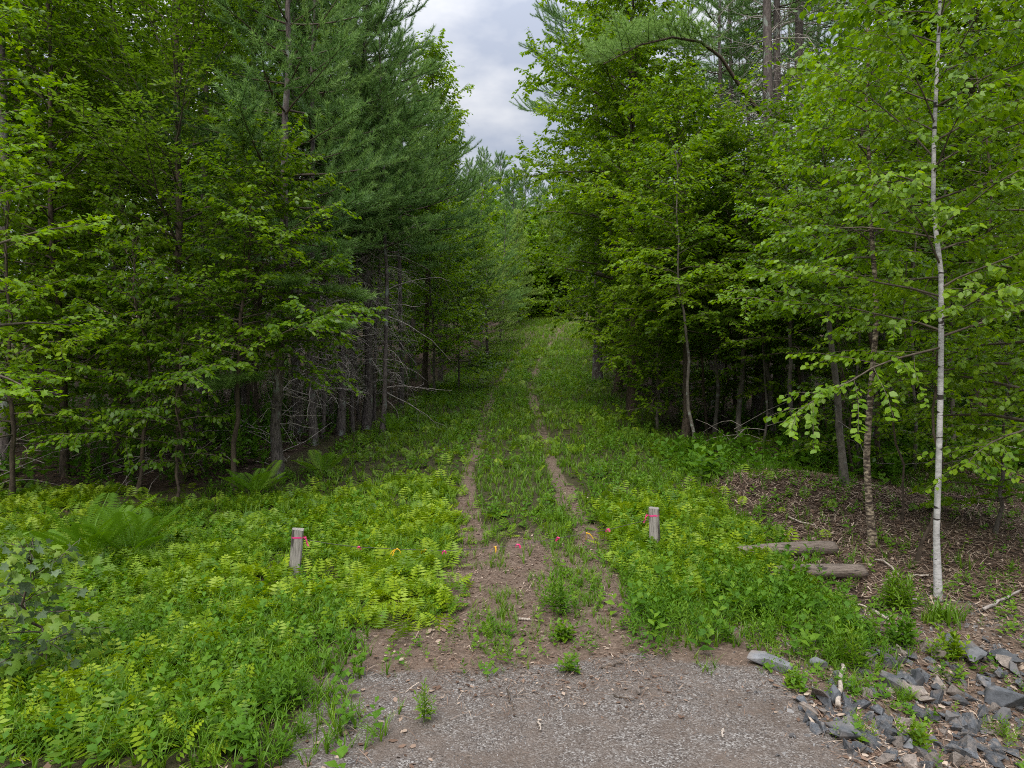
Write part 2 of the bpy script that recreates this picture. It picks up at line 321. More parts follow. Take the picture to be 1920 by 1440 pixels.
def trunk_path(H, rg, lean=(0, 0), wob=.12, n=14):
    t = np.linspace(0, 1, n); w1 = np.cumsum(rg.normal(0, wob / 3, (n, 2)), 0); w1 -= w1[0]
    return np.stack([lean[0] * t ** 1.3 * H + w1[:, 0], lean[1] * t ** 1.3 * H + w1[:, 1], t * H], -1)
PROF = {'oval': lambda t: .35 + .65 * np.sin(pi * np.clip(.12 + .83 * t, 0, 1)) ** .8, 'wide': lambda t: (1 - t) ** .6 * .85 + .15, 'top': lambda t: .3 + .7 * np.sin(pi * (.05 + .8 * t)),
        'even': lambda t: .55 + .45 * (1 - t), 'round': lambda t: np.sin(pi * np.clip(.16 + .78 * t, 0, 1)) ** .55}
def broadleaf(seed, H, base, Rad, r0, leaf=OV, size=.075, nprim=34, spacing=.034, flat=.4, droop=.4, prof_='oval', lean=(0, 0), bias=(0, 0), el0=.15, el1=.95, curl=-.45, sec=.2, wob=.12, dense=1.0, rough=.32):
    nprim = int(nprim * 1.2 * dense); spacing *= .64; sec *= .72 / dense ** .5
    rg = np.random.default_rng(seed); T, B, K = MB(), MB(), MB()
    tp = trunk_path(H, rg, lean, wob); tt = np.linspace(0, 1, len(tp)); rr = r0 * (1 - tt) ** .85 + .006; rr[0] *= 1.35
    tp = np.vstack([tp[0] - [0, 0, .25], tp]); rr = np.r_[rr[0] * 1.1, rr]
    T.tube(tp, rr, 9); tp = tp[1:]; ga = rg.random() * 6.28
    for i in range(nprim):
        t = (i + rg.random() * .8) / nprim; h = base / H + (1 - base / H) * t * .98
        p = along(tp, h); az = ga + i * 2.4 + rg.normal(0, .3)
        b = 1 + bias[0] * cos(az) + bias[1] * sin(az)
        Ln = Rad * PROF[prof_](t) * (.65 + .5 * rg.random()) * b
        if Ln < .15: continue
        el = el0 + (el1 - el0) * t + rg.normal(0, .12 + .5 * (rough - .18))
        path, a, e = bpath(p, az, el, Ln, 8, curl * (1 - .4 * t), .10, rg)
        rb = min(.45 * r0 * (1 - h) ** .85 + .004, .012 * Ln + .006)
        B.tube(path, np.linspace(rb, .0025, 8), 4)
        tint0 = .5 + rg.normal(0, .13)
        ns = max(3, int(Ln / sec)); sd_ = 1
        for k in range(ns):
            s = .08 + .9 * (k + rg.random() * .7) / ns; sd_ = -sd_; q = min(int(s * 7), 6)
            L2 = (.42 * Ln * (1 - .72 * s) + .16) * (.6 + .7 * rg.random())
            a2 = a[q] + sd_ * (.6 + .5 * rg.random())
            p2, aa, _ = bpath(along(path, s), a2, e[q] * .5 + rg.normal(.05, rough), L2, 4, -.35 * droop - .1, .12, rg)
            if L2 > .25: B.tube(p2, np.linspace(.004, .0018, 4), 3)
            spray_leaves(K, leaf, p2, aa[1], rg, size, spacing, flat, droop, tint0 + rg.normal(0, .07))
        spray_leaves(K, leaf, path[4:], a[-1], rg, size, spacing, flat, droop, tint0, .0)
    return T, B, K
def needles(mb, path, rg, ln, wd, step, per, tint0, spread=1.15):
    Ln = np.linalg.norm(np.diff(path, axis=0), axis=1).sum(); m = max(2, int(Ln / step))
    s = np.repeat(np.linspace(.1, 1, m), per); k = len(s)
    P = along(path, s); d0 = path[-1] - path[0]; d0 = d0 / (np.linalg.norm(d0) + 1e-9)
    d = d0 + rg.normal(0, spread * .62, (k, 3)) + np.array([0, 0, .28])
    d /= np.linalg.norm(d, axis=1)[:, None]; q = np.cross(d, rg.normal(0, 1, (k, 3))); q /= np.linalg.norm(q, axis=1)[:, None] + 1e-9
    l_ = ln * (.7 + .5 * rg.random(k))[:, None]
    V = np.stack([P - q * wd * .5, P + q * wd * .5, P + d * l_], 1).reshape(-1, 3)
    mb.add(V, [np.arange(3 * k).reshape(-1, 3)], np.repeat(np.clip(tint0 - .12 + .3 * s + rg.normal(0, .16, k), 0, 1), 3))
def dead_limbs(B, tp, h0, h1, n, lmin, lmax, rg, subs=5, az0=None):
    for i in range(n):
        h = h0 + (h1 - h0) * (i + rg.random()) / n; az = rg.random() * 6.28 if az0 is None else az0 + rg.normal(0, .8)
        Ln = lmin + (lmax - lmin) * rg.random() ** 1.3
        path, a, e = bpath(along(tp, h), az, rg.normal(.12, .38), Ln, 7, -1.1 * rg.random() + .1, .2, rg)
        B.tube(path, np.linspace(.006 + .005 * Ln, .003, 7), 4)
        for k in range(rg.integers(1, subs + 1)):
            s = .25 + .7 * rg.random(); q = min(int(s * 6), 5)
            p2, _, _ = bpath(along(path, s), a[q] + rg.choice([-1, 1]) * (.5 + .6 * rg.random()), e[q] + rg.normal(-.1, .35), Ln * (.2 + .35 * rg.random()), 5, -.3, .2, rg)
            B.tube(p2, np.linspace(.005, .0025, 5), 3)
def pine(seed, H, base, Rad, r0, lean=(0, 0), dead=26, deadlen=(.5, 1.9), whorl=.5, per=5, nl=.12, nw=.0125, tuft=.045, npt=12, sec=.20, bias=(0, 0), wob=.10, prof_=.62, dead0=.08, dsub=5, light=0, az0=None):
    rg = np.random.default_rng(seed); T, B, K, Dd = MB(), MB(), MB(), MB()
    tp = trunk_path(H, rg, lean, wob); tt = np.linspace(0, 1, len(tp)); rr = r0 * (1 - tt) ** .8 + .008; rr[0] *= 1.3
    T.tube(np.vstack([tp[0] - [0, 0, .3], tp]), np.r_[rr[0] * 1.1, rr], 10)
    if dead: dead_limbs(Dd, tp, dead0, base / H * 1.08, dead, deadlen[0], deadlen[1], rg, dsub, az0)
    nW = max(3, int((H - base) / whorl))
    for i in range(nW):
        t = (i + .3) / nW; h = base / H + (1 - base / H) * t; a0 = rg.random() * 6.28
        for k in range(per):
            az = a0 + k * 2 * pi / per + rg.normal(0, .25)
            Ln = Rad * ((1 - t) ** prof_ * (.45 + .55 * min(1, .35 + t * 4)) + .06) * (.6 + .6 * rg.random()) * (1 + bias[0] * cos(az) + bias[1] * sin(az))
            if Ln < .12: continue
            el = -.05 + .85 * t ** 1.2 + rg.normal(0, .13)
            path, a, e = bpath(along(tp, min(h + rg.normal(0, .006), .995)), az, el, Ln, 7, .28, .09, rg)
            B.tube(path, np.linspace(.008 * Ln + .006, .003, 7), 4)
            tint0 = .45 + rg.normal(0, .12) + light
            ns = max(3, int(Ln / sec)); sd_ = 1
            for q in range(ns):
                s = .28 + .7 * (q + rg.random() * .6) / ns; sd_ = -sd_; j = min(int(s * 6), 5)
                L2 = (.36 * Ln * (1 - .7 * s) + .16) * (.7 + .5 * rg.random())
                p2, a2, _ = bpath(along(path, s), a[j] + sd_ * (.55 + .4 * rg.random()), e[j] + rg.normal(.12, .15), L2, 4, .2, .1, rg)
                if L2 > .3: B.tube(p2, np.linspace(.004, .002, 4), 3)
                needles(K, p2, rg, nl, nw, tuft, npt, tint0 + rg.normal(0, .14))
            needles(K, path[4:], rg, nl, nw, tuft, npt, tint0)
    return T, B, K, Dd, tp

# ------------------------------------------------------------------ placing trees
CACHE = {}
def put_tree(kind, loc, label, cat, spec, mats, group=None, rz=0.0, s=1.0, extra=None):
    """spec: hashable tuple (builder, seed, kwargs tuple): trees with the same spec share their meshes."""
    if spec not in CACHE:
        fn, seed, kw = spec; kw = dict(kw)
        r = fn(seed, **kw)
        if extra: extra(r)
        ms = [('trunk', r[0].mesh('trunk', mats[0])), ('branches', r[1].mesh('branches', mats[1])), ('crown', r[2].mesh('crown', mats[2]))]
        if len(r) > 3 and r[3].n: ms.append(('dead_limbs', r[3].mesh('dead_limbs', M['deadtwig'])))
        CACHE[spec] = ms
    root = thing(kind, label, cat, loc, group, rz, s)
    for nm, me in CACHE[spec]:
        o = bpy.data.objects.new(nm, me); COL.objects.link(o); o.parent = root
    return root
def BL(kind, px, d, label, seed, leafmat, bark='greybark', rz=0, s=1, group=None, **kw):
    p = at(px, d); p[2] -= .03
    return put_tree(kind, p, label, 'tree', (broadleaf, seed, tuple((k, v) for k, v in kw.items() if k != 'leaf') + ((('leaf', None),) if False else ())), (M[bark], M['twig'], M[leafmat]), group, rz, s) if 'leaf' not in kw else \
        _bl_leaf(kind, p, label, seed, leafmat, bark, rz, s, group, kw)
def _bl_leaf(kind, p, label, seed, leafmat, bark, rz, s, group, kw):
    lf = LEAVES[kw['leaf']]; kk = dict(kw); kk.pop('leaf')
    fn = LEAFFN[kw['leaf']]
    return put_tree(kind, p, label, 'tree', (fn, seed, tuple(kk.items())), (M[bark], M['twig'], M[leafmat]), group, rz, s)
LEAVES = {'kite': KT, 'lobed': LB, 'lance': LANCE, 'round': ROUND}
def _mk(lf): return lambda seed, **k: broadleaf(seed, leaf=lf, **k)
LEAFFN = {k: _mk(v) for k, v in LEAVES.items()}
def PN(kind, px, d, label, seed, needle='needle', rz=0, s=1, group=None, extra=None, **kw):
    p = at(px, d); p[2] -= .03
    return put_tree(kind, p, label, 'tree', (pine, seed, tuple(kw.items())), (M['pinebark'], M['brownbark'], M[needle]), group, rz, s, extra)

# left of the track, nearest first
BL('maple_tree', -75, 7.6, 'yellow green young maple reaching in at the left edge of the photo above the ferns', 101, 'bright', H=9, base=2.2, Rad=1.2, r0=.05, leaf='lobed', size=0.07, nprim=34, spacing=0.042, prof_='even', bias=(.25, 0))
BL('cherry_tree', 335, 12.4, 'tall cherry with pale shiny upright leaf tips behind the left fern bank', 102, 'cherry', bark='brownbark', H=12, base=2.6, Rad=2.6, r0=.07, leaf='lance', size=.10, nprim=60, spacing=.036, droop=-.25, el0=.35, el1=1.1, curl=.2, bias=(0, -.2))
BL('beech_tree', 120, 12.6, 'broad dark green beech with layered boughs at the far left wood edge', 103, 'beech', bark='brownbark', H=11, base=1.4, Rad=2.7, r0=.06, nprim=70, size=.085, spacing=.036, prof_='even', bias=(0, -.2))
BL('beech_tree', 440, 11.6, 'beech whose leafy bough arches right in front of the grey pine trunk', 104, 'beech', bark='brownbark', H=5.4, base=2.0, Rad=1.9, r0=.04, nprim=52, size=.085, spacing=.036, prof_='even', bias=(.25, -.15))
BL('beech_sapling', 255, 11.5, 'low beech sapling with drooping sprays over the dark forest floor', 105, 'beech', bark='brownbark', H=4.3, base=.8, Rad=1.5, r0=.03, nprim=30, size=.085, spacing=.04, droop=.7, prof_='even', lean=(.05, -.08))
BL('beech_sapling', 20, 11.0, 'beech sapling with long level sprays at the left edge, below the broad beech', 106, 'maple', bark='brownbark', H=4.8, base=.9, Rad=1.6, r0=.035, nprim=30, size=.085, spacing=.04, droop=.6, prof_='even')
BL('beech_sapling', 330, 11.0, 'thin drooping sapling hanging its leaves just above the left ferns', 107, 'beech', bark='brownbark', H=2.7, base=.45, Rad=.85, r0=.018, nprim=16, size=.08, spacing=.045, droop=.9, prof_='even', lean=(.1, -.12))
BL('beech_tree', 215, 13.4, 'beech with sunlit yellow green layers behind the low drooping sapling', 108, 'maple', bark='brownbark', H=8.5, base=1.8, Rad=2.1, r0=.04, nprim=54, size=.085, spacing=.036, prof_='even', bias=(0, -.2))
BL('maple_tree', 60, 17, 'tall maple filling the upper left corner of the wood', 111, 'maple', bark='brownbark', H=16, base=4, Rad=3.6, r0=.15, nprim=70, size=.12, spacing=.055, sec=.26, prof_='round', rough=.5, flat=.5, curl=-.2)
BL('maple_tree', 230, 19, 'tall maple behind the cherry at upper left', 112, 'maple', bark='brownbark', H=17, base=4.5, Rad=3.4, r0=.15, nprim=66, size=.12, spacing=.055, sec=.26, prof_='round', rough=.5, flat=.5, curl=-.2)
BL('maple_tree', 475, 17.5, 'yellow green maple rising behind the cherry and left of the blue green pines', 113, 'bright', bark='brownbark', H=16, base=5, Rad=2.7, r0=.13, nprim=60, size=.11, spacing=.055, sec=.26, prof_='round', rough=.5, flat=.5, curl=-.2)
# left pines with bare lower trunks
def low_boughs(r):
    T, B, K, Dd, tp = r; rg = np.random.default_rng(78)
    for z, az, Ln, n in ((2.75, -.25, 1.15, 14), (1.75, -1.9, 1.3, 14), (3.3, .3, 1.4, 12), (3.4, -1.2, 1.3, 12)):
        path, a, e = bpath(along(tp, z / 12), az, .05, Ln, 6, -.35, .08, rg); B.tube(path, np.linspace(.014, .004, 6), 4)
        for k in range(n):
            p2, _, _ = bpath(along(path, .3 + .7 * k / n), az + (-1) ** k * .7, .25, .42, 4, 0, .1, rg); needles(K, p2, rg, .13, .010, .03, 9, .72)
            p3, _, _ = bpath(along(path, .3 + .7 * k / n), az + (-1) ** k * .2, .3, .3, 4, 0, .1, rg); needles(K, p3, rg, .13, .010, .03, 9, .72)
PN('pine_tree', 522, 12.5, 'nearest grey pine trunk left of the track, at the edge of the ferns', 201, extra=low_boughs, H=12, base=3.7, Rad=2.4, r0=0.085, lean=(.03, 0), dead=44, deadlen=(.3, 1.2))
PN('pine_tree', 588, 16.2, 'slim pine just right of the nearest grey trunk, hung with dead twigs', 202, H=13, base=4.3, Rad=2.6, r0=.085, dead=95, deadlen=(.4, 1.7), dsub=9)
PN('pine_tree', 638, 17.6, 'pine with a dense tangle of dead twigs in the middle of the bare trunk group', 203, H=14, base=4.5, Rad=2.7, r0=.09, dead=120, deadlen=(.4, 1.7), dsub=9)
PN('pine_tree', 686, 18.6, 'straight dark pine trunk between the twig tangle and the thinner trunk beside the track', 204, H=14.5, base=4.6, Rad=2.7, r0=.11, dead=105, deadlen=(.4, 1.7), dsub=9)
PN('pine_tree', 716, 17.6, 'thin black stemmed pine with a long pale dead limb pointing at the track', 205, H=10.5, base=4.6, Rad=2.0, r0=.055, dead=22, deadlen=(.5, 2.2), az0=.1)
for i, (px, d, lab) in enumerate([(604, 17.0, 'hair thin bare stem right beside the slim twiggy pine'), (622, 18.8, 'thin bare stem left of the dense twig tangle'), (661, 18.2, 'thin bare stem right of the dense twig tangle'), (672, 20.5, 'grey bare stem behind the straight dark trunk'), (701, 20.0, 'bare stem between the straight dark trunk and the black stemmed pine'), (733, 27, 'thin bare stem just left of the clean grey pole')]):
    PN('slender_pine', px, d, lab, 216 + i % 3, rz=i * 1.1, s=.9 + .05 * (i % 3), H=9.5, base=5.2, Rad=1.2, r0=.042, dead=46, deadlen=(.3, 1.2), dsub=6)
PN('pine_tree', 751, 24, 'clean grey pine pole at the left side of the grassy track', 206, H=12.6, base=5.0, Rad=3.0, r0=.085, dead=20, deadlen=(.5, 1.6))
PN('pine_tree', 826, 33, 'last clear pine pole on the left before the track climbs', 207, H=13, base=4.8, Rad=2.8, r0=.10, dead=16, deadlen=(.5, 1.4))
PN('pine_tree', 610, 21, 'big blue green pine whose crown tops the left group of bare trunks', 208, H=17, base=4.4, Rad=3.4, r0=.14, dead=60, whorl=.52, deadlen=(.4, 1.7), dsub=9)
PN('pine_tree', 560, 17.5, 'pine behind the nearest grey trunk, its crown beside the yellow green maple', 209, H=14, base=4.0, Rad=2.8, r0=.11, dead=80, dsub=9, deadlen=(.4, 1.7))
PN('pine_tree', 690, 27, 'tall pine with a wispy top left of the sky gap', 210, H=17.2, base=5, Rad=3.4, r0=.15, dead=24)
PN('pine_tree', 775, 34, 'full pine behind the clean grey pole, left of the sky gap', 211, H=15, base=3.6, Rad=3.3, r0=.14, dead=20)
PN('pine_tree', 832, 41, 'rounded blue green pine halfway up the left side of the clearing', 212, H=12.3, base=2.4, Rad=3.2, r0=.13, dead=16)
PN('pine_tree', 903, 47, 'pine leaning its low boughs over the left edge of the climbing track', 213, H=12, base=2, Rad=3.0, r0=.11, dead=14)
PN('pine_tree', 942, 54, 'dark low boughed pine left of the crest with brown dead twigs', 214, H=10, base=1.0, Rad=2.2, r0=.10, dead=26, deadlen=(.6, 1.8))
BL('maple_tree', 797, 29, 'tall open maple with reddish leaf tips against the sky', 114, 'maple', bark='brownbark', H=14, base=6, Rad=2.4, r0=.12, nprim=60, size=.13, spacing=.075, lean=(.035, 0), el0=.5, el1=1.2, prof_='round', rough=.5, flat=.5, curl=.1)
BL('maple_sapling', 952, 57, 'leafy maple sapling under the low pine at the left of the crest', 119, 'maple', H=6, base=.5, Rad=2.0, r0=.05, nprim=34, size=.18, spacing=.08, prof_='even')
BL('maple_sapling', 950, 63, 'yellow green sapling in the bend just beyond the crest', 120, 'bright', H=6.5, base=.4, Rad=2.2, r0=.05, nprim=36, size=.2, spacing=.09, prof_='even')
BL('maple_sapling', 815, 27.5, 'yellow green maple sapling glowing beside the last clear pine pole', 115, 'bright', H=8.2, base=1.6, Rad=2.2, r0=.05, nprim=40, size=.12, spacing=.06, prof_='round', rough=.5, flat=.5, curl=-.2)
BL('maple_sapling', 880, 39, 'mid green maple sapling between the two low pines on the left of the climb', 116, 'maple', H=9.5, base=1.5, Rad=2.4, r0=.05, nprim=40, size=.14, spacing=.07, prof_='round', rough=.5, flat=.5, curl=-.2)
BL('beech_sapling', 700, 23, 'small beech sapling in the shade behind the bare pine trunks', 117, 'beech', H=5, base=1.2, Rad=1.7, r0=.035, nprim=26, size=.1, spacing=.05, prof_='even')
BL('beech_sapling', 860, 30.5, 'dark leafy sapling under the pines right of the last clear pole', 118, 'beech', H=5.6, base=.9, Rad=2.0, r0=.04, nprim=30, size=.12, spacing=.055, prof_='even')
# young light green pines at the crest
PN('pine_tree', 914, 43, 'bushy low pine on the left slope, its skirt touching the lane edge', 215, 'needle_light', H=7.5, base=.5, Rad=2.0, r0=.08, dead=8)
PN('pine_tree', 940, 48.5, 'short bushy pine tight against the lane just below the crest on the left', 225, 'needle_light', H=6.5, base=.4, Rad=1.8, r0=.07, dead=8)
PN('young_pine', 972, 60, 'pale green young pine with a pointed top, left of the crest of the track', 221, 'needle_light', H=9.5, base=.9, Rad=2.2, r0=.08, dead=6, whorl=.45, nl=0.2, nw=0.022, npt=9)
PN('young_pine', 1030, 70, 'pale green young pine farther back, centred over the crest', 222, 'needle_light', H=11, base=.9, Rad=2.3, r0=.08, dead=4, whorl=.45, nl=0.2, nw=0.022, npt=9)
PN('young_pine', 985, 78, 'pale young pine squeezed between the two pointed ones behind the crest', 223, 'needle_light', H=11, base=1, Rad=2.2, r0=.08, dead=4, whorl=.5, nl=0.2, nw=0.022, npt=9)
# far pines on the hill
FAR = [(880, 84, 17, 'far pine at the left foot of the sky gap'), (908, 90, 19, 'far pine with the tallest thin tip under the sky gap'), (938, 96, 19, 'second thin tipped far pine under the sky gap, right of the tallest'),
       (962, 88, 16, 'round topped far pine in the middle under the sky gap'), (986, 100, 18.5, 'far pine with a ragged crown right of the round topped one'), (1012, 94, 15.5, 'far pine half hidden behind the right maple boughs under the sky'),
       (1040, 86, 16, 'dark far pine straight above the crest, against the right maples'), (1065, 96, 17, 'far pine showing only its top behind the right maples')]
for i, (px, d, H, lab) in enumerate(FAR):
    PN('pine_tree', px, d, lab, 230 + i % 4, rz=i * 1.3, s=H / 18, H=18, base=4 + (i % 4), Rad=3.0, r0=.17, dead=14, nl=.2, nw=.026, npt=7, tuft=.06, whorl=.5, prof_=.42)
for px, d, H, seed, lab in ((990, 68, 8.5, 121, 'lime green rounded tree just beyond the crest at left'), (1036, 72, 8, 122, 'lime green rounded tree beyond the crest at right'), (1010, 82, 11, 123, 'lime green tree standing taller behind the two beyond the crest')):
    BL('maple_tree', px, d, lab, seed, 'bright', bark='brownbark', H=H, base=2.2, Rad=2.5, r0=.07, nprim=44, size=.24, spacing=.10, prof_='round', rough=.5, flat=.5)
CR = [(975, 70, 'slender bare trunk standing at the left end of the crest'), (1020, 74, 'dark thin trunk in the middle behind the crest'), (1072, 69, 'pale straight pole standing right of centre behind the crest'), (1100, 66, 'leaning thin trunk at the right end of the crest')]
for i, (px, d, lab) in enumerate(CR):
    PN('pine_tree', px, d, lab, 240 + i % 2, rz=i * 2.1, s=1, H=12, base=4.2, Rad=2.2, r0=.09, dead=30, nl=.2, nw=.024, npt=6, tuft=.07, whorl=.6)

# right of the track, nearest first
def birch_crown(r): pass
BL('paper_birch', 1763, 7.15, 'white barked paper birch standing beside the rubble at right', 301, 'birch', bark='birchbark', H=8.6, base=2.5, Rad=1.85, r0=0.027, leaf='round', size=0.066, nprim=46, spacing=0.034, droop=.75, flat=.4, el0=.25, el1=1.0, curl=-.35, prof_='wide', lean=(-.008, 0), wob=.06)
BL('yellow_birch', 1640, 8.85, 'flaky barked yellow birch just left of the white birch', 302, 'birch', bark='yellowbirch', H=7.4, base=3.6, Rad=1.4, r0=0.04, leaf='round', size=0.066, nprim=40, spacing=0.036, droop=.6, flat=.4, prof_='wide', wob=.08)
BL('birch_tree', 1585, 11.0, 'leafy birch spreading bright sprays left of the yellow birch', 303, 'birch', H=6.2, base=2.6, Rad=1.75, r0=.055, leaf='round', size=0.07, nprim=56, spacing=0.034, droop=.55, flat=.35, prof_='wide', bias=(0, -.1))
BL('birch_tree', 1960, 8.0, 'birch at the right edge of the photo hanging bright leaves into view', 304, 'birch', H=8.5, base=1.6, Rad=1.9, r0=.05, leaf='round', size=0.066, nprim=44, spacing=0.036, droop=.7, flat=.4, prof_='even', bias=(-.15, 0))
BL('maple_sapling', 1868, 9.3, 'low bushy maple sapling right of the white birch trunk', 305, 'maple', H=2.6, base=.4, Rad=1.1, r0=.02, leaf='lobed', size=.095, nprim=22, spacing=.06, prof_='even')
BL('birch_sapling', 1722, 8.3, 'thin leaning stem propped against the white birch on its left', 306, 'birch', bark='brownbark', H=3.4, base=2.0, Rad=.6, r0=.017, leaf='round', size=.075, nprim=9, spacing=.05, lean=(.09, .03), prof_='even')
BL('maple_sapling', 1693, 9.6, 'hair thin sapling between the yellow birch and the leaning stem', 307, 'beech', bark='brownbark', H=3.6, base=1.6, Rad=.8, r0=.011, nprim=10, size=.075, spacing=.05, prof_='even')
BL('beech_sapling', 1795, 13, 'shaded sapling behind the white birch, right of its trunk', 308, 'beech', H=6, base=1.2, Rad=1.7, r0=.04, nprim=34, size=.085, spacing=.042, prof_='even')
BL('maple_sapling', 1303, 14.7, 'pale bent pole of a sapling at the right edge of the grass', 309, 'maple', H=6.5, base=3.2, Rad=1.7, r0=.032, nprim=26, size=.09, spacing=.045, lean=(-.055, .0), prof_='even', bias=(-.1, 0))
BL('maple_tree', 1285, 17, 'brown maple trunk right behind the pale bent pole', 310, 'maple', bark='brownbark', H=8.0, base=2.9, Rad=2.2, r0=.085, nprim=70, size=.1, spacing=.042, lean=(-.03, 0), bias=(-.1, -.15), prof_='round', rough=.5, flat=.5, curl=-.2)
BL('maple_tree', 1185, 22, 'large bright maple bulging over the right side of the track', 311, 'maple', bark='brownbark', H=15, base=2.0, Rad=3.5, r0=.15, nprim=90, size=.12, spacing=.05, sec=.24, bias=(-.12, -.1), prof_='round', rough=.5, flat=.5, curl=-.2)
BL('maple_tree', 1160, 29.5, 'second bright maple along the right edge, its boughs reaching into the sky gap', 312, 'maple', bark='brownbark', H=15, base=3.0, Rad=4.0, r0=.15, nprim=84, size=.135, spacing=.056, sec=.26, bias=(-.12, 0), prof_='round', rough=.5, flat=.5, curl=-.2)
BL('maple_tree', 1168, 39, 'third maple on the right edge where the track steepens', 313, 'maple', bark='brownbark', H=13, base=3.2, Rad=3.5, r0=.14, nprim=70, size=.16, spacing=.068, sec=.3, bias=(-.1, 0), prof_='round', rough=.5, flat=.5, curl=-.2)
BL('maple_tree', 1195, 49, 'rounded yellow green maple beside the right end of the crest', 314, 'bright', bark='brownbark', H=11.5, base=1.4, Rad=3.5, r0=.12, nprim=60, size=.18, spacing=.08, sec=.34, prof_='round', rough=.5, flat=.5, curl=-.2)
BL('beech_sapling', 1420, 17.5, 'dark bushy sapling behind the crooked pale stem, in the shade', 323, 'beech', bark='brownbark', H=4.6, base=.7, Rad=1.8, r0=.03, nprim=36, size=.09, spacing=.042, prof_='even')
BL('beech_sapling', 1550, 15.0, 'dark sapling filling the shade left of the pale slim stem', 324, 'beech', bark='brownbark', H=4.4, base=1.0, Rad=1.6, r0=.03, nprim=34, size=.085, spacing=.04, prof_='even')
BL('maple_sapling', 1355, 19.5, 'shaded maple sapling behind the straight grey stem', 325, 'maple', bark='brownbark', H=5, base=.8, Rad=2.0, r0=.03, nprim=36, size=.1, spacing=.046, prof_='even')
BL('maple_sapling', 1192, 30, 'low green bush at the right edge of the lane, nearest of three up the slope', 326, 'maple', bark='brownbark', H=3.6, base=.25, Rad=1.6, r0=.03, nprim=32, size=.12, spacing=.055, prof_='even')
BL('maple_sapling', 1160, 40, 'low green bush at the right edge of the lane, middle of three up the slope', 327, 'maple', bark='brownbark', H=4.2, base=.25, Rad=1.8, r0=.03, nprim=32, size=.15, spacing=.07, prof_='even')
BL('maple_sapling', 1132, 50, 'low green bush at the right edge of the lane, highest of three near the crest', 328, 'maple', bark='brownbark', H=4.4, base=.25, Rad=1.8, r0=.03, nprim=32, size=.18, spacing=.08, prof_='even')
BL('beech_sapling', 1780, 11.6, 'low shaded sapling behind the white birch, its leaves near the brown litter', 329, 'beech', bark='brownbark', H=2.4, base=.3, Rad=1.2, r0=.018, nprim=22, size=.08, spacing=.045, prof_='even')
BL('beech_sapling', 1600, 12.2, 'small shaded sapling left of the yellow birch behind the brown mound', 334, 'beech', bark='brownbark', H=2.6, base=.3, Rad=1.2, r0=.018, nprim=22, size=.08, spacing=.045, prof_='even')
BL('maple_sapling', 1235, 18.5, 'bushy maple sapling low at the right edge with leaves down to the grass', 315, 'maple', H=5.2, base=.6, Rad=2.0, r0=.04, nprim=40, size=.1, spacing=.048, prof_='round', rough=.5, flat=.5, curl=-.2)
BL('maple_sapling', 1228, 26, 'maple sapling skirting the large bright maple on its far side', 316, 'maple', H=6.2, base=.5, Rad=2.4, r0=.045, nprim=40, size=.12, spacing=.055, prof_='round', rough=.5, flat=.5, curl=-.2)
BL('maple_sapling', 1200, 36, 'low leafy sapling on the right edge below the third maple', 317, 'maple', H=5.8, base=.4, Rad=2.4, r0=.045, nprim=38, size=.14, spacing=.065, prof_='round', rough=.5, flat=.5, curl=-.2)
BL('beech_tree', 1390, 16, 'shaded beech with level boughs in front of the tall pine trunks', 318, 'beech', H=6.6, base=2.0, Rad=2.4, r0=.06, nprim=56, size=.09, spacing=.042, prof_='even', bias=(0, -.2))
BL('beech_tree', 1490, 14, 'beech with dull green sprays left of the leafy birch', 319, 'beech', H=6.4, base=2.0, Rad=1.9, r0=.045, nprim=44, size=.085, spacing=.04, prof_='even')
BL('beech_sapling', 1432, 15.3, 'thin pale crooked stem at the brown mound', 320, 'beech', H=4.6, base=2.6, Rad=1.1, r0=.022, nprim=14, size=.085, spacing=.05, prof_='even', lean=(-.03, 0))
BL('maple_tree', 1730, 17, 'tall maple filling the gap above the yellow birch', 321, 'maple', bark='brownbark', H=13, base=3.5, Rad=2.6, r0=.12, nprim=64, size=.11, spacing=.05, sec=.24, prof_='round', rough=.5, flat=.5, curl=-.2)
BL('maple_tree', 1830, 15.5, 'tall maple in the upper right corner behind the birches', 322, 'maple', bark='brownbark', H=14, base=3, Rad=3.2, r0=.12, nprim=66, size=.11, spacing=.05, sec=.24, prof_='round', rough=.5, flat=.5, curl=-.2)
STEM = [(1340, 17.2, .045, 'straight grey stem right of the brown maple trunk'), (1325, 18, .035, 'thin dark stem close behind the straight grey one'), (1452, 16.4, .06, 'mossy dark stem right of the crooked pale one'), (1506, 15.6, .03, 'twiggy stem above the brown mound'), (1500, 16.5, .045, 'dark stem just behind the twiggy one'),
        (1588, 13.2, .03, 'pale slim stem left of the yellow birch, foot in the grass'), (1612, 12.6, .022, 'slanting thin stem next to the yellow birch'), (1655, 12.4, .04, 'grey stem half hidden by the yellow birch'), (1715, 12.5, .03, 'shaded straight stem between the two birches'), (1855, 12.8, .04, 'mottled stem right of the white birch, in shade'), (1835, 13.4, .025, 'slim stem close to the mottled one right of the white birch'),
        (1385, 19, .05, 'black stem deep in the shade left of the mossy one')]
for i, (px, d, r, lab) in enumerate(STEM):
    kw = dict(H=7.5, base=3.2, Rad=1.5, r0=.04, nprim=24, size=.09, spacing=.055, prof_='even', wob=.2, lean=(-.02 - .015 * (i % 3), 0))
    t = BL('slender_tree', px, d, lab, 330 + i % 4, 'beech', bark=('greybark', 'brownbark')[i % 2], s=1, **kw)
    for o in t.children:
        if o.name.startswith('trunk'): o.scale = (1, 1, 1)
    t.scale = (r / .04, r / .04, min(1.25, max(.85, (r / .04) ** .4))) if r / .04 < 1.3 else (1.25, 1.25, 1.1)
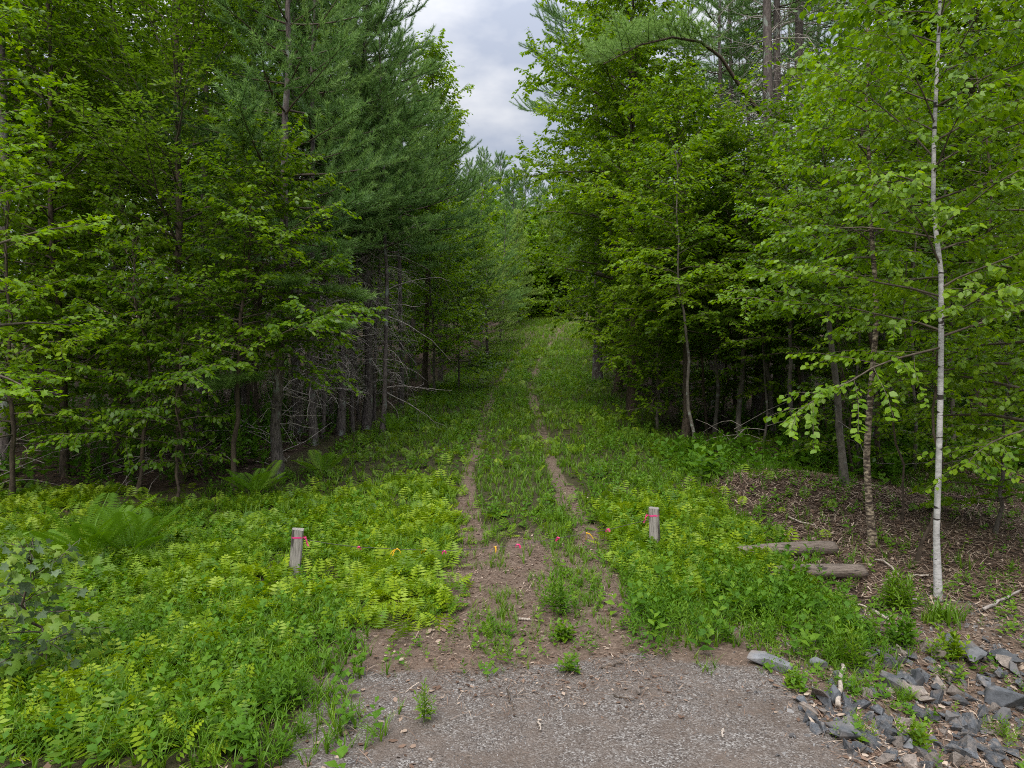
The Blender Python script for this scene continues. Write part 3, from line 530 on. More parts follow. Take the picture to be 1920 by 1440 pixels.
# tall pines at upper right; the arching bough belongs to the middle one
def arching_bough(r):
    T, B, K, Dd, tp = r; rg = np.random.default_rng(77)
    pts = np.array([(0, 0, 8.2), (-.6, -.3, 8.7), (-1.3, -.7, 9.4), (-1.9, -1.0, 9.65), (-2.7, -1.35, 9.6), (-3.55, -1.7, 9.25), (-4.5, -2, 8.65)])
    B.tube(pts, np.linspace(.06, .012, 7), 6)
    for k in range(40):
        s = .40 + .60 * k / 40; p = along(pts, s); az = pi + (-1) ** k * (.3 + .7 * rg.random()) + .3
        p2, a2, e2 = bpath(p, az, .35 + rg.normal(0, .15), .5 + .7 * rg.random(), 5, -.1, .12, rg)
        B.tube(p2, np.linspace(.01, .003, 5), 3); needles(K, p2, rg, .12, .009, .03, 9, .95)
        for q in range(3):
            p3, _, _ = bpath(along(p2, .3 + .25 * q), az + (-1) ** q * .8, .3, .4, 4, 0, .1, rg); needles(K, p3, rg, .12, .009, .03, 9, .95)
TP = [(1425, 19, 1.0, 'tall pine trunk at upper right with the arching light green bough', 401), (1463, 20, .9, 'tall pine trunk right beside the one with the arching bough', 402), (1503, 19.4, 1.0, 'dark forked looking pine trunk at the right end of the tall pine row', 403), (1333, 23, .75, 'tall pine trunk at the left end of the pine row, half veiled by maple leaves', 402),
      (1372, 25, .8, 'thin pine trunk with sky on both sides, second from the left in the pine row', 403), (1290, 28, .8, 'farther pine trunk deep behind the large bright maple', 402), (1560, 23, .8, 'pine trunk behind the leafy birch top', 403), (1405, 29, .8, 'pine trunk at the back of the tall pine row', 402), (1650, 22, .9, 'pine behind the tall maple above the yellow birch', 403), (1446, 26, .85, 'dark pine trunk showing in the gap between the two thick ones', 403), (1525, 27, .85, 'pine trunk behind the forked looking one at the right of the row', 402), (1484, 31, .9, 'rear pine trunk between the right pair of thick ones', 402), (1352, 31, .85, 'rear pine trunk by the left end of the pine row', 403)]
for i, (px, d, s, lab, seed) in enumerate(TP):
    PN('tall_pine', px, d, lab, seed, rz=(0 if seed == 401 else i * 1.1), s=s, extra=arching_bough if seed == 401 else None, H=21, base=12.3 if seed != 401 else 12.6, Rad=2.8, r0=.18, dead=110, deadlen=(.6, 2.6), dead0=.2, dsub=4, whorl=.8, wob=.15)
PN('tall_pine', 1120, 33, 'tall pine leaning ragged upper boughs over the right maples at the sky gap', 404, H=22, base=11, Rad=4.2, r0=.2, dead=20, whorl=.8, bias=(-.25, 0))
PN('pine_tree', 1180, 56, 'pine beside the right end of the crest with a dark bough', 405, H=14, base=3, Rad=2.6, r0=.13, dead=18, nl=.16, nw=.016)

# deep wood behind the front rows, both sides: one mass
def deep_wood():
    rg = np.random.default_rng(909); T, K = MB(), MB(); n = 0
    while n < 400:
        y = 13 + 95 * rg.random() ** 1.3; sgn = rg.choice([-1, 1])
        e = float(left_edge(y) if sgn < 0 else right_edge(y)); x = e + sgn * (3.0 + 26 * rg.random() ** 1.2)
        if n < 60: y = 67 + 9 * rg.random(); x = rg.uniform(-8, 16)
        if abs(x) / y > 1.15: continue
        if n >= 60 and y > 68: x = rg.uniform(-30, 40)
        H = rg.uniform(10, 16) if sgn < 0 else rg.uniform(8, 12)
        if sgn < 0 and x / y > -.36: H = rg.uniform(7, 11)
        if y > 66.5: H = rg.uniform(9, 13) if n >= 60 else rg.uniform(3, 6.5)
        if sgn > 0 and .2 < x / y < .5 and y < 68: H = rg.uniform(6, 9.5)
        z = float(terr(x, y)); r = rg.uniform(.04, .10)
        T.tube(np.array([(x, y, z - .2), (x + rg.normal(0, .2), y, z + H * .5), (x + rg.normal(0, .3), y, z + H * .95)]), [r, r * .7, .02], 6)
        sz = np.clip(.0095 * y, .13, .42); m = int(np.clip(170 / sz ** 1.6, 900, 4200)); hb = rg.uniform(.02, .25)
        nc = 60; cz = hb + (1 - hb) * rg.random(nc); R_ = rg.uniform(1.8, 2.9) * np.sin(pi * np.clip((cz - hb) / (1 - hb) * .8 + .2, 0, 1)) ** .6
        ca = rg.random(nc) * 6.28; cr_ = np.sqrt(rg.random(nc)) * R_
        cc = np.stack([x + np.cos(ca) * cr_, y + np.sin(ca) * cr_, z + cz * H], -1)
        k = rg.integers(0, nc, m); P = cc[k] + rg.normal(0, 1, (m, 3)) * [.42, .42, .16]
        Mx = frames(dirv(rg.random(m) * 6.28, rg.normal(-.2, .3, m)), np.array([0, 0, 1.]) + rg.normal(0, .35, (m, 3))) * (sz * (.7 + .6 * rg.random(m)))[:, None, None]
        K.inst(KT[0], KT[1], P, Mx, np.clip(rg.normal(.35, .2, m), 0, 1)); n += 1
    root = K.build('deep_wood', M['beech']); tag(root, 'dense shaded wood behind the front rows of trees on both sides', 'woodland', kind='stuff')
    T.build('trunks', M['pinebark'], root)['kind'] = 'stuff'
deep_wood()

# ------------------------------------------------------------------ ground plants
def frond_shape(n=9, wid=.42, fold=.12, arch=.35, narrow=.0, pw=.30):   # pinnate frond of length 1
    V = []; Q = []
    def P(s): return np.array([s * (1 - .12 * s), 0, .55 * s * (1 - .75 * s * arch * 2)])
    for k in range(n):
        s = .22 + .74 * k / (n - 1); L_ = wid * (np.sin(pi * min(1, .30 + .68 * (s - .22) / .78)) ** .8 if narrow == 0 else np.sin(pi * (.1 + .85 * (s - .22) / .78)) ** .7) + .03
        p = P(s); wv = pw / n
        for sd_ in (-1, 1):
            tip = p + np.array([.30 * L_, sd_ * L_, -.16 * L_]); b = len(V)
            mid = p * .5 + tip * .5
            V += [p, mid + [-wv, 0, .01], tip, mid + [wv, 0, .02]]; Q.append([b, b + 1, b + 2, b + 3] if sd_ < 0 else [b, b + 3, b + 2, b + 1])
    b = len(V); w_ = .006
    for s in (0, .5, 1): V += [P(s) - [0, w_, 0], P(s) + [0, w_, 0]]
    Q += [[b, b + 1, b + 3, b + 2], [b + 2, b + 3, b + 5, b + 4]]
    return np.array(V), [np.array(Q)]
FR = [frond_shape(6, .46, pw=.36), frond_shape(7, .42, arch=.5, pw=.36), frond_shape(5, .5, arch=.25, pw=.36), frond_shape(6, .36, arch=.45, pw=.3)]
TALLF = frond_shape(26, .17, arch=.42, narrow=1, pw=.17)
def rotz(a): c, s = np.cos(a), np.sin(a); o = np.zeros_like(a); return np.stack([np.stack([c, -s, o], -1), np.stack([s, c, o], -1), np.stack([o, o, o + 1], -1)], -2)
def roty(a): c, s = np.cos(a), np.sin(a); o = np.zeros_like(a); return np.stack([np.stack([c, o, s], -1), np.stack([o, o + 1, o], -1), np.stack([-s, o, c], -1)], -2)
def grass_shape(rg, n=7):
    V = []; Q = []
    for k in range(n):
        a = rg.random() * 6.28; L_ = .6 + .5 * rg.random(); bend = .25 + .6 * rg.random(); w_ = .022; o = np.array([cos(a), sin(a), 0]); q = np.array([-sin(a), cos(a), 0]); r0_ = o * .05 * rg.random()
        b = len(V)
        for s, ww in ((0, 1), (.4, .9), (.75, .6), (1, .1)):
            p = r0_ + o * bend * s * s * L_ + np.array([0, 0, L_ * s * (1 - .35 * bend * s)]); V += [p - q * w_ * ww, p + q * w_ * ww]
        Q += [[b, b + 1, b + 3, b + 2], [b + 2, b + 3, b + 5, b + 4], [b + 4, b + 5, b + 7, b + 6]]
    return np.array(V), [np.array(Q)]
def weed_shape(rg, n=12, lw=.30, ll=.34, spread=.9, stem=True):   # leafy upright stem of height 1
    V = []; Q = []
    for k in range(n):
        s = .12 + .88 * (k + .5) / n; a = k * 2.4 + rg.random() * .6; el = .25 + .8 * s; L_ = ll * (1.1 - .55 * s) * (.8 + .4 * rg.random())
        d = dirv(np.array(a), np.array(el)); yv = np.array([-sin(a), cos(a), 0]); p = np.array([0, 0, s * .95]); b = len(V)
        V += [p, p + d * L_ * .45 - yv * lw * L_ * .5, p + d * L_ + [0, 0, -.25 * L_ * spread], p + d * L_ * .45 + yv * lw * L_ * .5]; Q.append([b, b + 1, b + 2, b + 3])
    if stem:
        b = len(V); V += [np.array([-.008, 0, 0]), np.array([.008, 0, 0]), np.array([.004, 0, 1]), np.array([-.004, 0, 1])]; Q.append([b, b + 1, b + 2, b + 3])
    return np.array(V), [np.array(Q)]
RS = np.random.default_rng(5)
GR = [grass_shape(RS) for _ in range(4)]; WD = [weed_shape(RS) for _ in range(3)]; WDN = [weed_shape(RS, 18, .22, .30) for _ in range(3)]; LOW = [weed_shape(RS, 7, .62, .55, 1.2, False) for _ in range(3)]
def scatter(n, x0, x1, y0, y1, wfn, rg, pw=1.0):
    y = y0 + (y1 - y0) * rg.random(n) ** pw; x = x0 + (x1 - x0) * rg.random(n); k = rg.random(n) < np.clip(wfn(x, y), 0, 1); x, y = x[k], y[k]
    return np.stack([x, y, terr(x, y)], -1)
def plant(mb, shapes, P, rg, size, tilt=.2, tint=.5, tv=.2, sizevar=.4, tm=0.0):
    ch = rg.integers(0, len(shapes), len(P))
    for i, sh in enumerate(shapes):
        p = P[ch == i]; m = len(p)
        if m == 0: continue
        s = (np.asarray(size)[ch == i] if np.ndim(size) else size) * (1 - sizevar / 2 + sizevar * rg.random(m))
        Mx = rotz(rg.random(m) * 6.28) @ roty(rg.normal(tm, tilt, m)) * np.asarray(s)[:, None, None]
        tn = (np.asarray(tint)[ch == i] if np.ndim(tint) else tint)
        mb.inst(sh[0], sh[1], p, Mx, np.clip(tn + rg.normal(0, tv, m), 0, 1))
def inview(x, y, m=1.0): return (np.abs(x) < .76 * y + m).astype(float)
# where things grow
def w_leftfern(x, y):
    e = 1.15 + .18 * (y - 7); a = sstep(-.45, -.85, x + .10 * (y - 8) + .7 * (fbm(x * 1.2, y * 1.2, 81) - .5))
    near = sstep(-1.55, -2.0, x + .0 * y) + sstep(6.0, 6.8, y - .1 * x)      # keeps off the gravel corner
    clump = sstep(.34, .54, fbm(x * 1.5, y * 1.5, 83)) * .85 + .15
    return a * np.clip(near, 0, 1) * sstep(11.9, 10.7, y + (fbm(x, y, 84) - .5) * 1.6 - .9 * sstep(-3, -1.5, x)) * sstep(4.0, 4.6, y) * clump * inview(x, y)
def w_rightfern(x, y):
    return sstep(1.05, 1.4, x - .05 * (y - 8) + .4 * (fbm(x * 1.6, y * 1.6, 85) - .5)) * sstep(3.35, 2.7, x + .9 * (fbm(x * 1.4, y * 1.4, 86) - .5)) * sstep(6.4, 7.3, y + 1.0 * (fbm(x * 1.5, y * 1.5, 186) - .5)) * sstep(11.2, 10.2, y)
def bare(x, y): return np.clip(m_gravel(x, y) * 1.2 + m_chips(x, y) * .9 + m_rut(x, y) * 1.0, 0, 1)
def w_lawn(x, y):
    inside = sstep(-.3, .8, x - left_edge(y)) * sstep(.4, -.9, x - right_edge(y))
    return inside * sstep(6, 9, y) * (1 - .9 * bare(x, y)) * (1 - m_mulch(x, y) * .8)
def w_rightgrass(x, y): return sstep(.95, 1.35, x + .4 * (fbm(x * 1.5, y * 1.5, 87) - .5)) * sstep(3.4, 2.8, x) * sstep(5.5, 5.95, y + .3 * (fbm(x * 2, y * 2, 88) - .5)) * sstep(8.3, 7.5, y)
def w_fringe(x, y): return sstep(-1.0, -1.7, x + .6 * (y - 5.6) * .3 + .5 * (fbm(x * 1.5, y * 1.5, 89) - .5)) * sstep(4.0, 4.4, y) * sstep(8, 6, y) * inview(x, y)
rg = np.random.default_rng(11)
fern = MB()
for k in range(3):                               # clumps: 3-4 fronds share a root
    P = scatter(6500, -9, 0, 3.9, 12.8, w_leftfern, rg)
    for j in range(2): plant(fern, FR, P + rg.normal(0, .05, P.shape) * [1, 1, 0], rg, .18, .38, .52 + .5 * (fbm(P[:, 0] * .9, P[:, 1] * .9, 90) - .5) * 2, .24, .7, tm=-.35)
P = scatter(2300, .9, 4, 6.8, 11.4, w_rightfern, rg)
for j in range(3): plant(fern, FR, P + rg.normal(0, .05, P.shape) * [1, 1, 0], rg, .18, .38, .55, .24, .7, tm=-.35)
P = scatter(9000, -5, 6, 9, 48, lambda x, y: w_lawn(x, y) * sstep(.40, .6, fbm(x * .7, y * .5, 91)) * .85, rg, 1.25)
plant(fern, FR, P, rg, .14 + .005 * P[:, 1], .3, .42, .18, tm=-.3)
P = scatter(2600, 3, 9, 11.6, 17.5, lambda x, y: sstep(.36, .55, fbm(x * .9, y * .9, 197)) * sstep(11.6, 12.8, y + .25 * (5 - x) * 0) * sstep(17.5, 15.5, y), rg)
plant(fern, FR, P, rg, .19, .3, .35, .18, tm=-.3)
tag(fern.build('fern_bank', M['fern']), 'low yellow green ferns carpeting both sides of the track', 'ferns', kind='stuff')
grass = MB()
P = scatter(26000, -5, 6, 8, 62, lambda x, y: w_lawn(x, y) * (.35 + .65 * sstep(.35, .6, fbm(x * .9, y * .6, 92))), rg, 1.5)
plant(grass, GR, P, rg, .15 + .0035 * P[:, 1], .25, .48 + .25 * (fbm(P[:, 0] * .5, P[:, 1] * .4, 93) - .5), .17)
P = scatter(1500, .8, 3.6, 5.3, 8.6, lambda x, y: w_rightgrass(x, y) * (.25 + .75 * sstep(.4, .6, fbm(x * 1.8, y * 1.8, 192))), rg); plant(grass, GR, P, rg, .17, .3, .5, .2)
P = scatter(3000, -3.5, -.2, 4, 8, w_fringe, rg); plant(grass, GR, P, rg, .17, .3, .42, .17)
P = scatter(9000, -1.6, 3.2, 5.0, 10.5, lambda x, y: (1 - m_gravel(x, y) * .97) * sstep(.44, .58, fbm(x * 1.7, y * 1.2, 94)) * (1 - .8 * strips(x, y)) * .85, rg); plant(grass, GR, P, rg, .11, .35, .55, .2)
P = scatter(3500, 2.6, 9, 11, 17, lambda x, y: sstep(.40, .6, fbm(x * .9, y * .9, 198)) * .7, rg); plant(grass, GR, P, rg, .16, .3, .4, .2)
P = scatter(3000, -6, 7, 42, 68, lambda x, y: sstep(-.2, .5, x - left_edge(y)) * sstep(.3, -.3, x - right_edge(y)) * .8, rg); plant(grass, GR, P, rg, .34, .3, .85, .2)  # far grass tinted brighter, the crest's open-sky light put into its colour
weed = MB()
P = scatter(9000, -5, 5.5, 8.5, 45, lambda x, y: w_lawn(x, y) * sstep(.42, .62, fbm(x * .8 + 5, y * .6, 95)) * .7, rg, 1.3); plant(weed, WDN + LOW, P, rg, .17 + .004 * P[:, 1], .25, .45, .2)
P = scatter(2600, .8, 3.6, 5.4, 8.6, lambda x, y: w_rightgrass(x, y) * (.3 + .7 * sstep(.4, .58, fbm(x * 2.2, y * 2.2, 292))), rg); plant(weed, WDN + [LOW[0]], P, rg, .22, .3, .45, .25, 1.0)
P = scatter(1700, -4.5, -.4, 4, 8.4, lambda x, y: w_fringe(x, y) * .9, rg); plant(weed, WDN + LOW, P, rg, .20, .25, .45, .2)
P = scatter(5500, -9, -.8, 4, 11, lambda x, y: (w_leftfern(x, y) * .3 + sstep(-1.3, -2.2, x) * sstep(.5, .66, fbm(x * 1.2, y * 1.2, 183)) * .5) * inview(x, y), rg); plant(weed, LOW + WDN * 3, P, rg, .15, .3, .5, .25, .9)
P = scatter(5000, -9, -.8, 4, 11, lambda x, y: sstep(-1.2, -2, x) * sstep(.46, .64, fbm(x * 1.1 + 4, y * 1.1, 184)) * .45 * inview(x, y), rg); plant(grass, GR, P, rg, .14, .35, .5, .25)
P = scatter(6000, -14, 14, 10.5, 34, lambda x, y: m_forest(x, y) * sstep(.55, .75, fbm(x * .9, y * .9, 96)) * .5, rg, 1.4); plant(weed, WD + LOW, P, rg, .24, .3, .35, .2)
P = scatter(6500, 1.8, 8, 5.6, 12.5, lambda x, y: sstep(.46, .68, fbm(x * 1.5, y * 1.5, 97)) * .35 + m_mulch(x, y) * .05 + .5 * sstep(2.2, 2.7, x) * sstep(4.3, 3.4, x) * sstep(7.8, 7.0, y) * sstep(.4, .55, fbm(x * 2, y * 2, 199)), rg); plant(weed, LOW + WD, P, rg, .13, .3, .6, .22)
P = scatter(7000, -1.7, 3, 5.0, 10.5, lambda x, y: (1 - m_gravel(x, y)) * sstep(.42, .58, fbm(x * 1.5 + 9, y * 1.0, 194)) * (1 - .75 * strips(x, y)) * .8, rg); plant(weed, LOW + WDN, P, rg, .10, .35, .65, .25, .9)
P = scatter(500, 1.9, 5, 3.9, 6.8, lambda x, y: m_riprap(x, y) * sstep(.5, .65, fbm(x * 2.4, y * 2.4, 98)), rg); plant(weed, LOW + WD, P, rg, .14, .3, .7, .22)
SAP = [weed_shape(RS, 46, .5, .17) for _ in range(3)]
P = scatter(1500, 3, 11, 10.6, 15, lambda x, y: sstep(.42, .58, fbm(x * .9, y * .9, 296)) * sstep(10.6, 12.5, y), rg); plant(weed, SAP + LOW * 2 + WDN, P, rg, .36, .3, .4, .2, 1.0)
P = scatter(2600, -16, 16, 10.8, 36, lambda x, y: m_forest(x, y) * (.2 + .8 * sstep(.4, .6, fbm(x * .6, y * .6, 196))) * inview(x, y), rg, 1.3); plant(weed, SAP, P, rg, .75, .25, .35, .2, 1.2)
P = scatter(1400, -14, 14, 10.8, 20, lambda x, y: m_forest(x, y) * inview(x, y), rg); plant(weed, [TALLF] and SAP + LOW, P, rg, .4, .3, .4, .2, 1.0)
tag(grass.build('grass', M['grass']), 'green grass growing between the wheel ruts and up the clearing', 'grass', kind='stuff')
tag(weed.build('ground_cover', M['weed']), 'broad leaved weeds and seedlings filling in between ferns and grass', 'weeds', kind='stuff')
# dead leaves, wood chips, needles
lit = MB(); TWG = (np.array([(-.5, -.02, .02), (0, -.022, .06), (.5, -.012, .03), (.5, .012, .03), (0, .022, .06), (-.5, .02, .02)]) * 2.2, [np.array([[0, 1, 4, 5], [1, 2, 3, 4]])]); CHIP = (np.array([(0, -.09, .02), (1, -.06, .03), (1, .06, .05), (0, .09, .02)]), [np.array([[0, 1, 2, 3]])]); DL = oval(.6)
def litter(n, box, wfn, sz, shapes, tint, pw=1.0):
    P = scatter(n, *box, wfn, rg, pw); P[:, 2] += .006 + .012 * rg.random(len(P)); plant(lit, shapes, P, rg, sz, .25, tint, .28, 1.0)
litter(26000, (-1.7, 2.6, 4.7, 12), lambda x, y: m_chips(x, y) * .9 + m_rut(x, y) * .5 + .10, .032, [CHIP, TWG, TWG, DL], .36)
litter(70000, (2, 10, 6.2, 15), lambda x, y: np.maximum(m_mulch(x, y), m_forest(x, y) * .5) * inview(x, y), .055, [CHIP, DL, TWG, TWG], .45)
litter(16000, (2.6, 9, 7, 14), lambda x, y: m_mulch(x, y) * (.3 + .7 * np.exp(-((x - 4.2) ** 2 + (y - 10.6) ** 2) / 3)), .075, [TWG, TWG, CHIP], .72)
litter(30000, (-12, 12, 10.5, 32), lambda x, y: m_forest(x, y) * .6, .08, [DL, TWG], .3, 1.5)
litter(9000, (-8, -.5, 4, 11), lambda x, y: .6 * inview(x, y), .05, [DL, TWG], .4)
litter(5000, (-1.8, 2.5, 3.7, 5.9), lambda x, y: .10 + .4 * sstep(4.6, 5.6, y), .018, [CHIP, TWG, TWG], .45)
litter(9000, (1.8, 5, 3.9, 6.9), lambda x, y: m_riprap(x, y), .045, [CHIP, DL, TWG], .5)
litter(7000, (-5, 8, 40, 68), lambda x, y: .5 * sstep(0, .5, x - left_edge(y)) * sstep(0, -.5, x - right_edge(y)), .14, [CHIP, TWG], .8)  # pale straw added to lighten the far clearing, open-sky light painted as tint
tag(lit.build('leaf_litter', M['litter']), 'scattered brown dead leaves and wood chips on the ground', 'leaf litter', kind='stuff')
br = MB(); P = scatter(2600, -14, 14, 10.5, 30, lambda x, y: m_forest(x, y) * inview(x, y) * .6, rg, 1.4)
for p in P:
    az = rg.random() * 6.28; q, _, _ = bpath(p + [0, 0, .02 + .5 * rg.random() ** 2], az, rg.normal(.15, .35), .5 + 1.3 * rg.random(), 5, rg.normal(-.3, .3), .15, rg); br.tube(q, np.linspace(.010, .004, 5), 3)
tag(br.build('forest_brush', M['deadtwig']), 'grey fallen twigs and brush lying on the shaded forest floor', 'brush', kind='stuff')
# gravel grains
def hull(rg, n=14, an=(1, .75, .55)):
    bm = bmesh.new()
    for _ in range(n):
        v = rg.normal(0, 1, 3); v = v / np.linalg.norm(v) * (.7 + .4 * rg.random()); v = np.clip(v, -.72, .72)
        bm.verts.new(v * an * .5)
    bmesh.ops.convex_hull(bm, input=bm.verts); bmesh.ops.delete(bm, geom=[v for v in bm.verts if not v.link_faces], context='VERTS')
    bm.verts.index_update(); V = np.array([v.co[:] for v in bm.verts]); Fq = [np.array([[v.index for v in f.verts]]) for f in bm.faces]; bm.free(); return V, Fq
PEB = [hull(rg, 7) for _ in range(4)]
gv = MB()
P = scatter(16000, -1.9, 2.6, 3.7, 6.2, lambda x, y: m_gravel(x, y) * (.25 + .75 * sstep(.42, .6, fbm(x * 1.5, y * 1.5, 99))), rg); plant(gv, PEB, P, rg, .014, .5, .4, .3, 1.3)
P = scatter(5000, 1.6, 5, 3.7, 7.2, lambda x, y: m_riprap(x, y) + .1, rg); plant(gv, PEB, P, rg, .05, .5, .25, .25, 1.3)
m, t, o_, p_ = nmat('gravel_grain'); a_ = t.nodes.new('ShaderNodeAttribute'); a_.attribute_name = 'tint'
r_ = ramp(t, [(0, (.055, .05, .048)), (.55, (.17, .16, .15)), (1, (.36, .345, .33))]); t.links.new(a_.outputs['Fac'], r_.inputs[0]); t.links.new(r_.outputs[0], p_.inputs['Base Color']); p_.inputs['Roughness'].default_value = .8
tag(gv.build('gravel', m, flat=True), 'loose grey gravel grains on the pull-off at the bottom', 'gravel', kind='stuff')

# ------------------------------------------------------------------ standout plants
def tall_fern(px, py, n, Ln, label, seed):
    rg = np.random.default_rng(seed); p = gp(px, py); mb = MB()
    az = np.arange(n) * 2 * pi / n + rg.normal(0, .2, n); Mx = rotz(az) @ roty(-(.25 + .55 * rg.random(n))) * (Ln * (.75 + .4 * rg.random(n)))[:, None, None]
    mb.inst(TALLF[0], TALLF[1], np.zeros((n, 3)) + rg.normal(0, .03, (n, 3)) * [1, 1, 0], Mx, np.clip(rg.normal(.5, .18, n), 0, 1))
    o = mb.build('tall_fern', M['tallfern']); o.location = p; return tag(o, label, 'fern')
tall_fern(165, 1058, 15, 1.0, 'tall arching fern clump at the left, behind the low ferns', 601)
tall_fern(245, 1050, 13, .85, 'tall fern clump leaning right beside the largest left clump', 602)
tall_fern(478, 935, 11, .75, 'tall fern at the foot of the nearest grey pine trunk', 603)
tall_fern(605, 895, 11, .7, 'tall fern under the dead twigs, right of the nearest grey trunk', 604)
tall_fern(735, 815, 10, .7, 'tall fern beside the thin black stemmed pine', 605)
def weed_clump(px, py, n, h, rad, label, seed, mat='weed', shapes=None, cat='weed'):
    rg = np.random.default_rng(seed); p = gp(px, py); mb = MB(); q = np.stack([rg.normal(0, rad * .5, n), rg.normal(0, rad * .4, n), np.zeros(n)], -1)
    hh = h * np.exp(-(np.linalg.norm(q, axis=1) / rad) ** 2 * .5)
    plant(mb, shapes or WD, q, rg, hh, .22, .5, .17, .4); o = mb.build('weed_clump', M[mat]); o.location = p; return tag(o, label, cat)
WDB = [weed_shape(RS, 12, .5, .36) for _ in range(3)]
weed_clump(1037, 1155, 18, .40, .16, 'tall dark green weed clump in the middle of the track', 611, shapes=WDN)
weed_clump(1690, 1150, 26, .38, .20, 'rounded bushy weed below the two timbers near the white birch', 612, 'grass', WDN)
weed_clump(1690, 1215, 20, .28, .17, 'low dark weed above the brown lichened stone', 613, shapes=WDB)
weed_clump(1598, 1258, 26, .36, .17, 'bright leafy weed standing behind the bleached stick', 614, 'grass', WDN)
weed_clump(1583, 1180, 18, .24, .12, 'small round weed tuft left of the bushy one', 615, 'grass', WDN)
weed_clump(1785, 1245, 16, .28, .13, 'yellowing plant next to the pale rounded boulder', 616, 'fern', WDB)
weed_clump(1498, 1296, 9, .16, .08, 'leafy rosette at the corner of the mossy flat stone', 617, 'grass', LOW)
weed_clump(1770, 1170, 26, .26, .25, 'thin wispy grass tuft under the white birch', 618, 'grass', GR)
weed_clump(1690, 1320, 14, .16, .12, 'grass tuft growing among the rubble at its left part', 619, 'grass', GR)
weed_clump(1890, 1400, 16, .20, .14, 'weed tuft at the lower right corner of the rubble', 620, 'grass', WDN)
weed_clump(1720, 1410, 16, .20, .15, 'yellow leaved plant at the bottom of the rubble', 621, 'fern', WDB)
weed_clump(1618, 1390, 14, .16, .12, 'yellow green sprig growing over the big flat dark rock', 622, 'fern', WDN)
weed_clump(1060, 1265, 10, .18, .09, 'leafy rosette where the middle strip meets the gravel', 623, 'grass', LOW)
weed_clump(797, 1360, 7, .24, .05, 'lone sprig at the left edge of the gravel', 624, 'grass', WDN)
weed_clump(1060, 1205, 14, .16, .16, 'spreading low weed below the tall dark clump', 625, 'grass', LOW)
weed_clump(520, 1330, 30, .34, .30, 'grey green weed stand at the left edge of the gravel', 626, 'weed', WDN)
weed_clump(930, 945 + 20, 12, .24, .12, 'bright fern tuft in the centre strip beyond the wire', 627, 'fern', FR, 'fern')
# pale leaved maple sapling at lower left
rg2 = np.random.default_rng(63); T, B, K = broadleaf(631, H=1.0, base=.15, Rad=.5, r0=.007, leaf=LB, size=.07, nprim=16, spacing=.05, flat=.9, droop=.7, prof_='even', lean=(.05, 0))
p = gp(30, 1290); r = thing('maple_seedling', 'maple seedling with pale leaf undersides at the lower left edge', 'sapling', p)
T.build('stem', M['brownbark'], r); B.build('branches', M['twig'], r); K.build('crown', M['whiteback'], r)

# ------------------------------------------------------------------ posts, wire, ribbons
def post_mesh(wd, h, seed, bev=.012):
    rg = np.random.default_rng(seed); bm = bmesh.new(); bmesh.ops.create_cube(bm, size=1)
    bmesh.ops.scale(bm, vec=(wd, wd, h + .3), verts=bm.verts); bmesh.ops.translate(bm, vec=(0, 0, (h + .3) / 2 - .3), verts=bm.verts)
    bmesh.ops.subdivide_edges(bm, edges=[e for e in bm.edges if abs(e.verts[0].co.z - e.verts[1].co.z) > .1], cuts=6, use_grid_fill=True)
    bmesh.ops.bevel(bm, geom=[e for e in bm.edges if abs(e.verts[0].co.z - e.verts[1].co.z) > .02], offset=bev, segments=2, affect='EDGES')
    for v in bm.verts:
        v.co.x += rg.normal(0, .0012); v.co.y += rg.normal(0, .0012)
        if v.co.z > h - .01: v.co.z += -.010 * (v.co.x / wd) + rg.normal(0, .002)
    me = bpy.data.meshes.new('post'); bm.to_mesh(me); bm.free(); me.materials.append(M['post']); return me
def ring(mb, wd, z, hgt, seed, tilt=0):
    rg = np.random.default_rng(seed); k = 24; th = np.arange(k) * 2 * pi / k
    c, s = np.cos(th), np.sin(th); q = (wd / 2 + .004) / np.maximum(np.abs(c), np.abs(s)); q = np.minimum(q, wd / 2 * 1.25)
    zz = z + tilt * c + rg.normal(0, .002, k); V = []
    for dz in (-hgt / 2, hgt / 2): V.append(np.stack([c * q, s * q, zz + dz], -1))
    i = np.arange(k); j = (i + 1) % k; mb.add(np.concatenate(V), [np.stack([i, j, j + k, i + k], -1)], .4)
def strip(mb, pts, wd, rg, tint=.5):
    pts = np.asarray(pts, float); n = len(pts); t = np.gradient(pts, axis=0); t /= np.linalg.norm(t, axis=1)[:, None] + 1e-9
    s = np.cross(t, rg.normal(0, 1, (1, 3)) + np.zeros((n, 3))); s /= np.linalg.norm(s, axis=1)[:, None] + 1e-9
    V = np.stack([pts - s * wd / 2, pts + s * wd / 2], 1).reshape(-1, 3); i = np.arange(n - 1) * 2
    mb.add(V, [np.stack([i, i + 1, i + 3, i + 2], -1)], tint)
PL = gp(551, 1078); PR = gp(1229, 1030)
def mkpost(p, ztop, wd, label, seed, rz, lean, tail):
    h = ztop - p[2]; r = thing('wooden_post', label, 'post', p, 'posts of the wire barrier', rz); r.rotation_euler = (0, lean, rz)
    o = bpy.data.objects.new('post_body', post_mesh(wd, h, seed)); COL.objects.link(o); o.parent = r
    mb = MB(); ring(mb, wd, h - .085, .018, seed); rgx = np.random.default_rng(seed)
    for k in range(4):
        b = np.array([tail * (wd / 2 + .008), -wd / 2 * .6, h - .085]); strip(mb, [b, b + [tail * .02, -.02, .012 * (k - 1)], b + [tail * .035, -.025 + .01 * k, -.03 - .012 * k], b + [tail * (.03 + .012 * k), -.02, -.07 - .01 * k]], .014, rgx)
    mb.build('ribbon', M['ribbon_pink'], r); return r
zl = CAMZ - (993 - HOR) / F * PL[1]; zr = CAMZ - (953 - HOR) / F * PR[1]
mkpost(PL, zl, .125, 'weathered square post with a pink ribbon, among the left ferns', 701, .25, .075, 1)
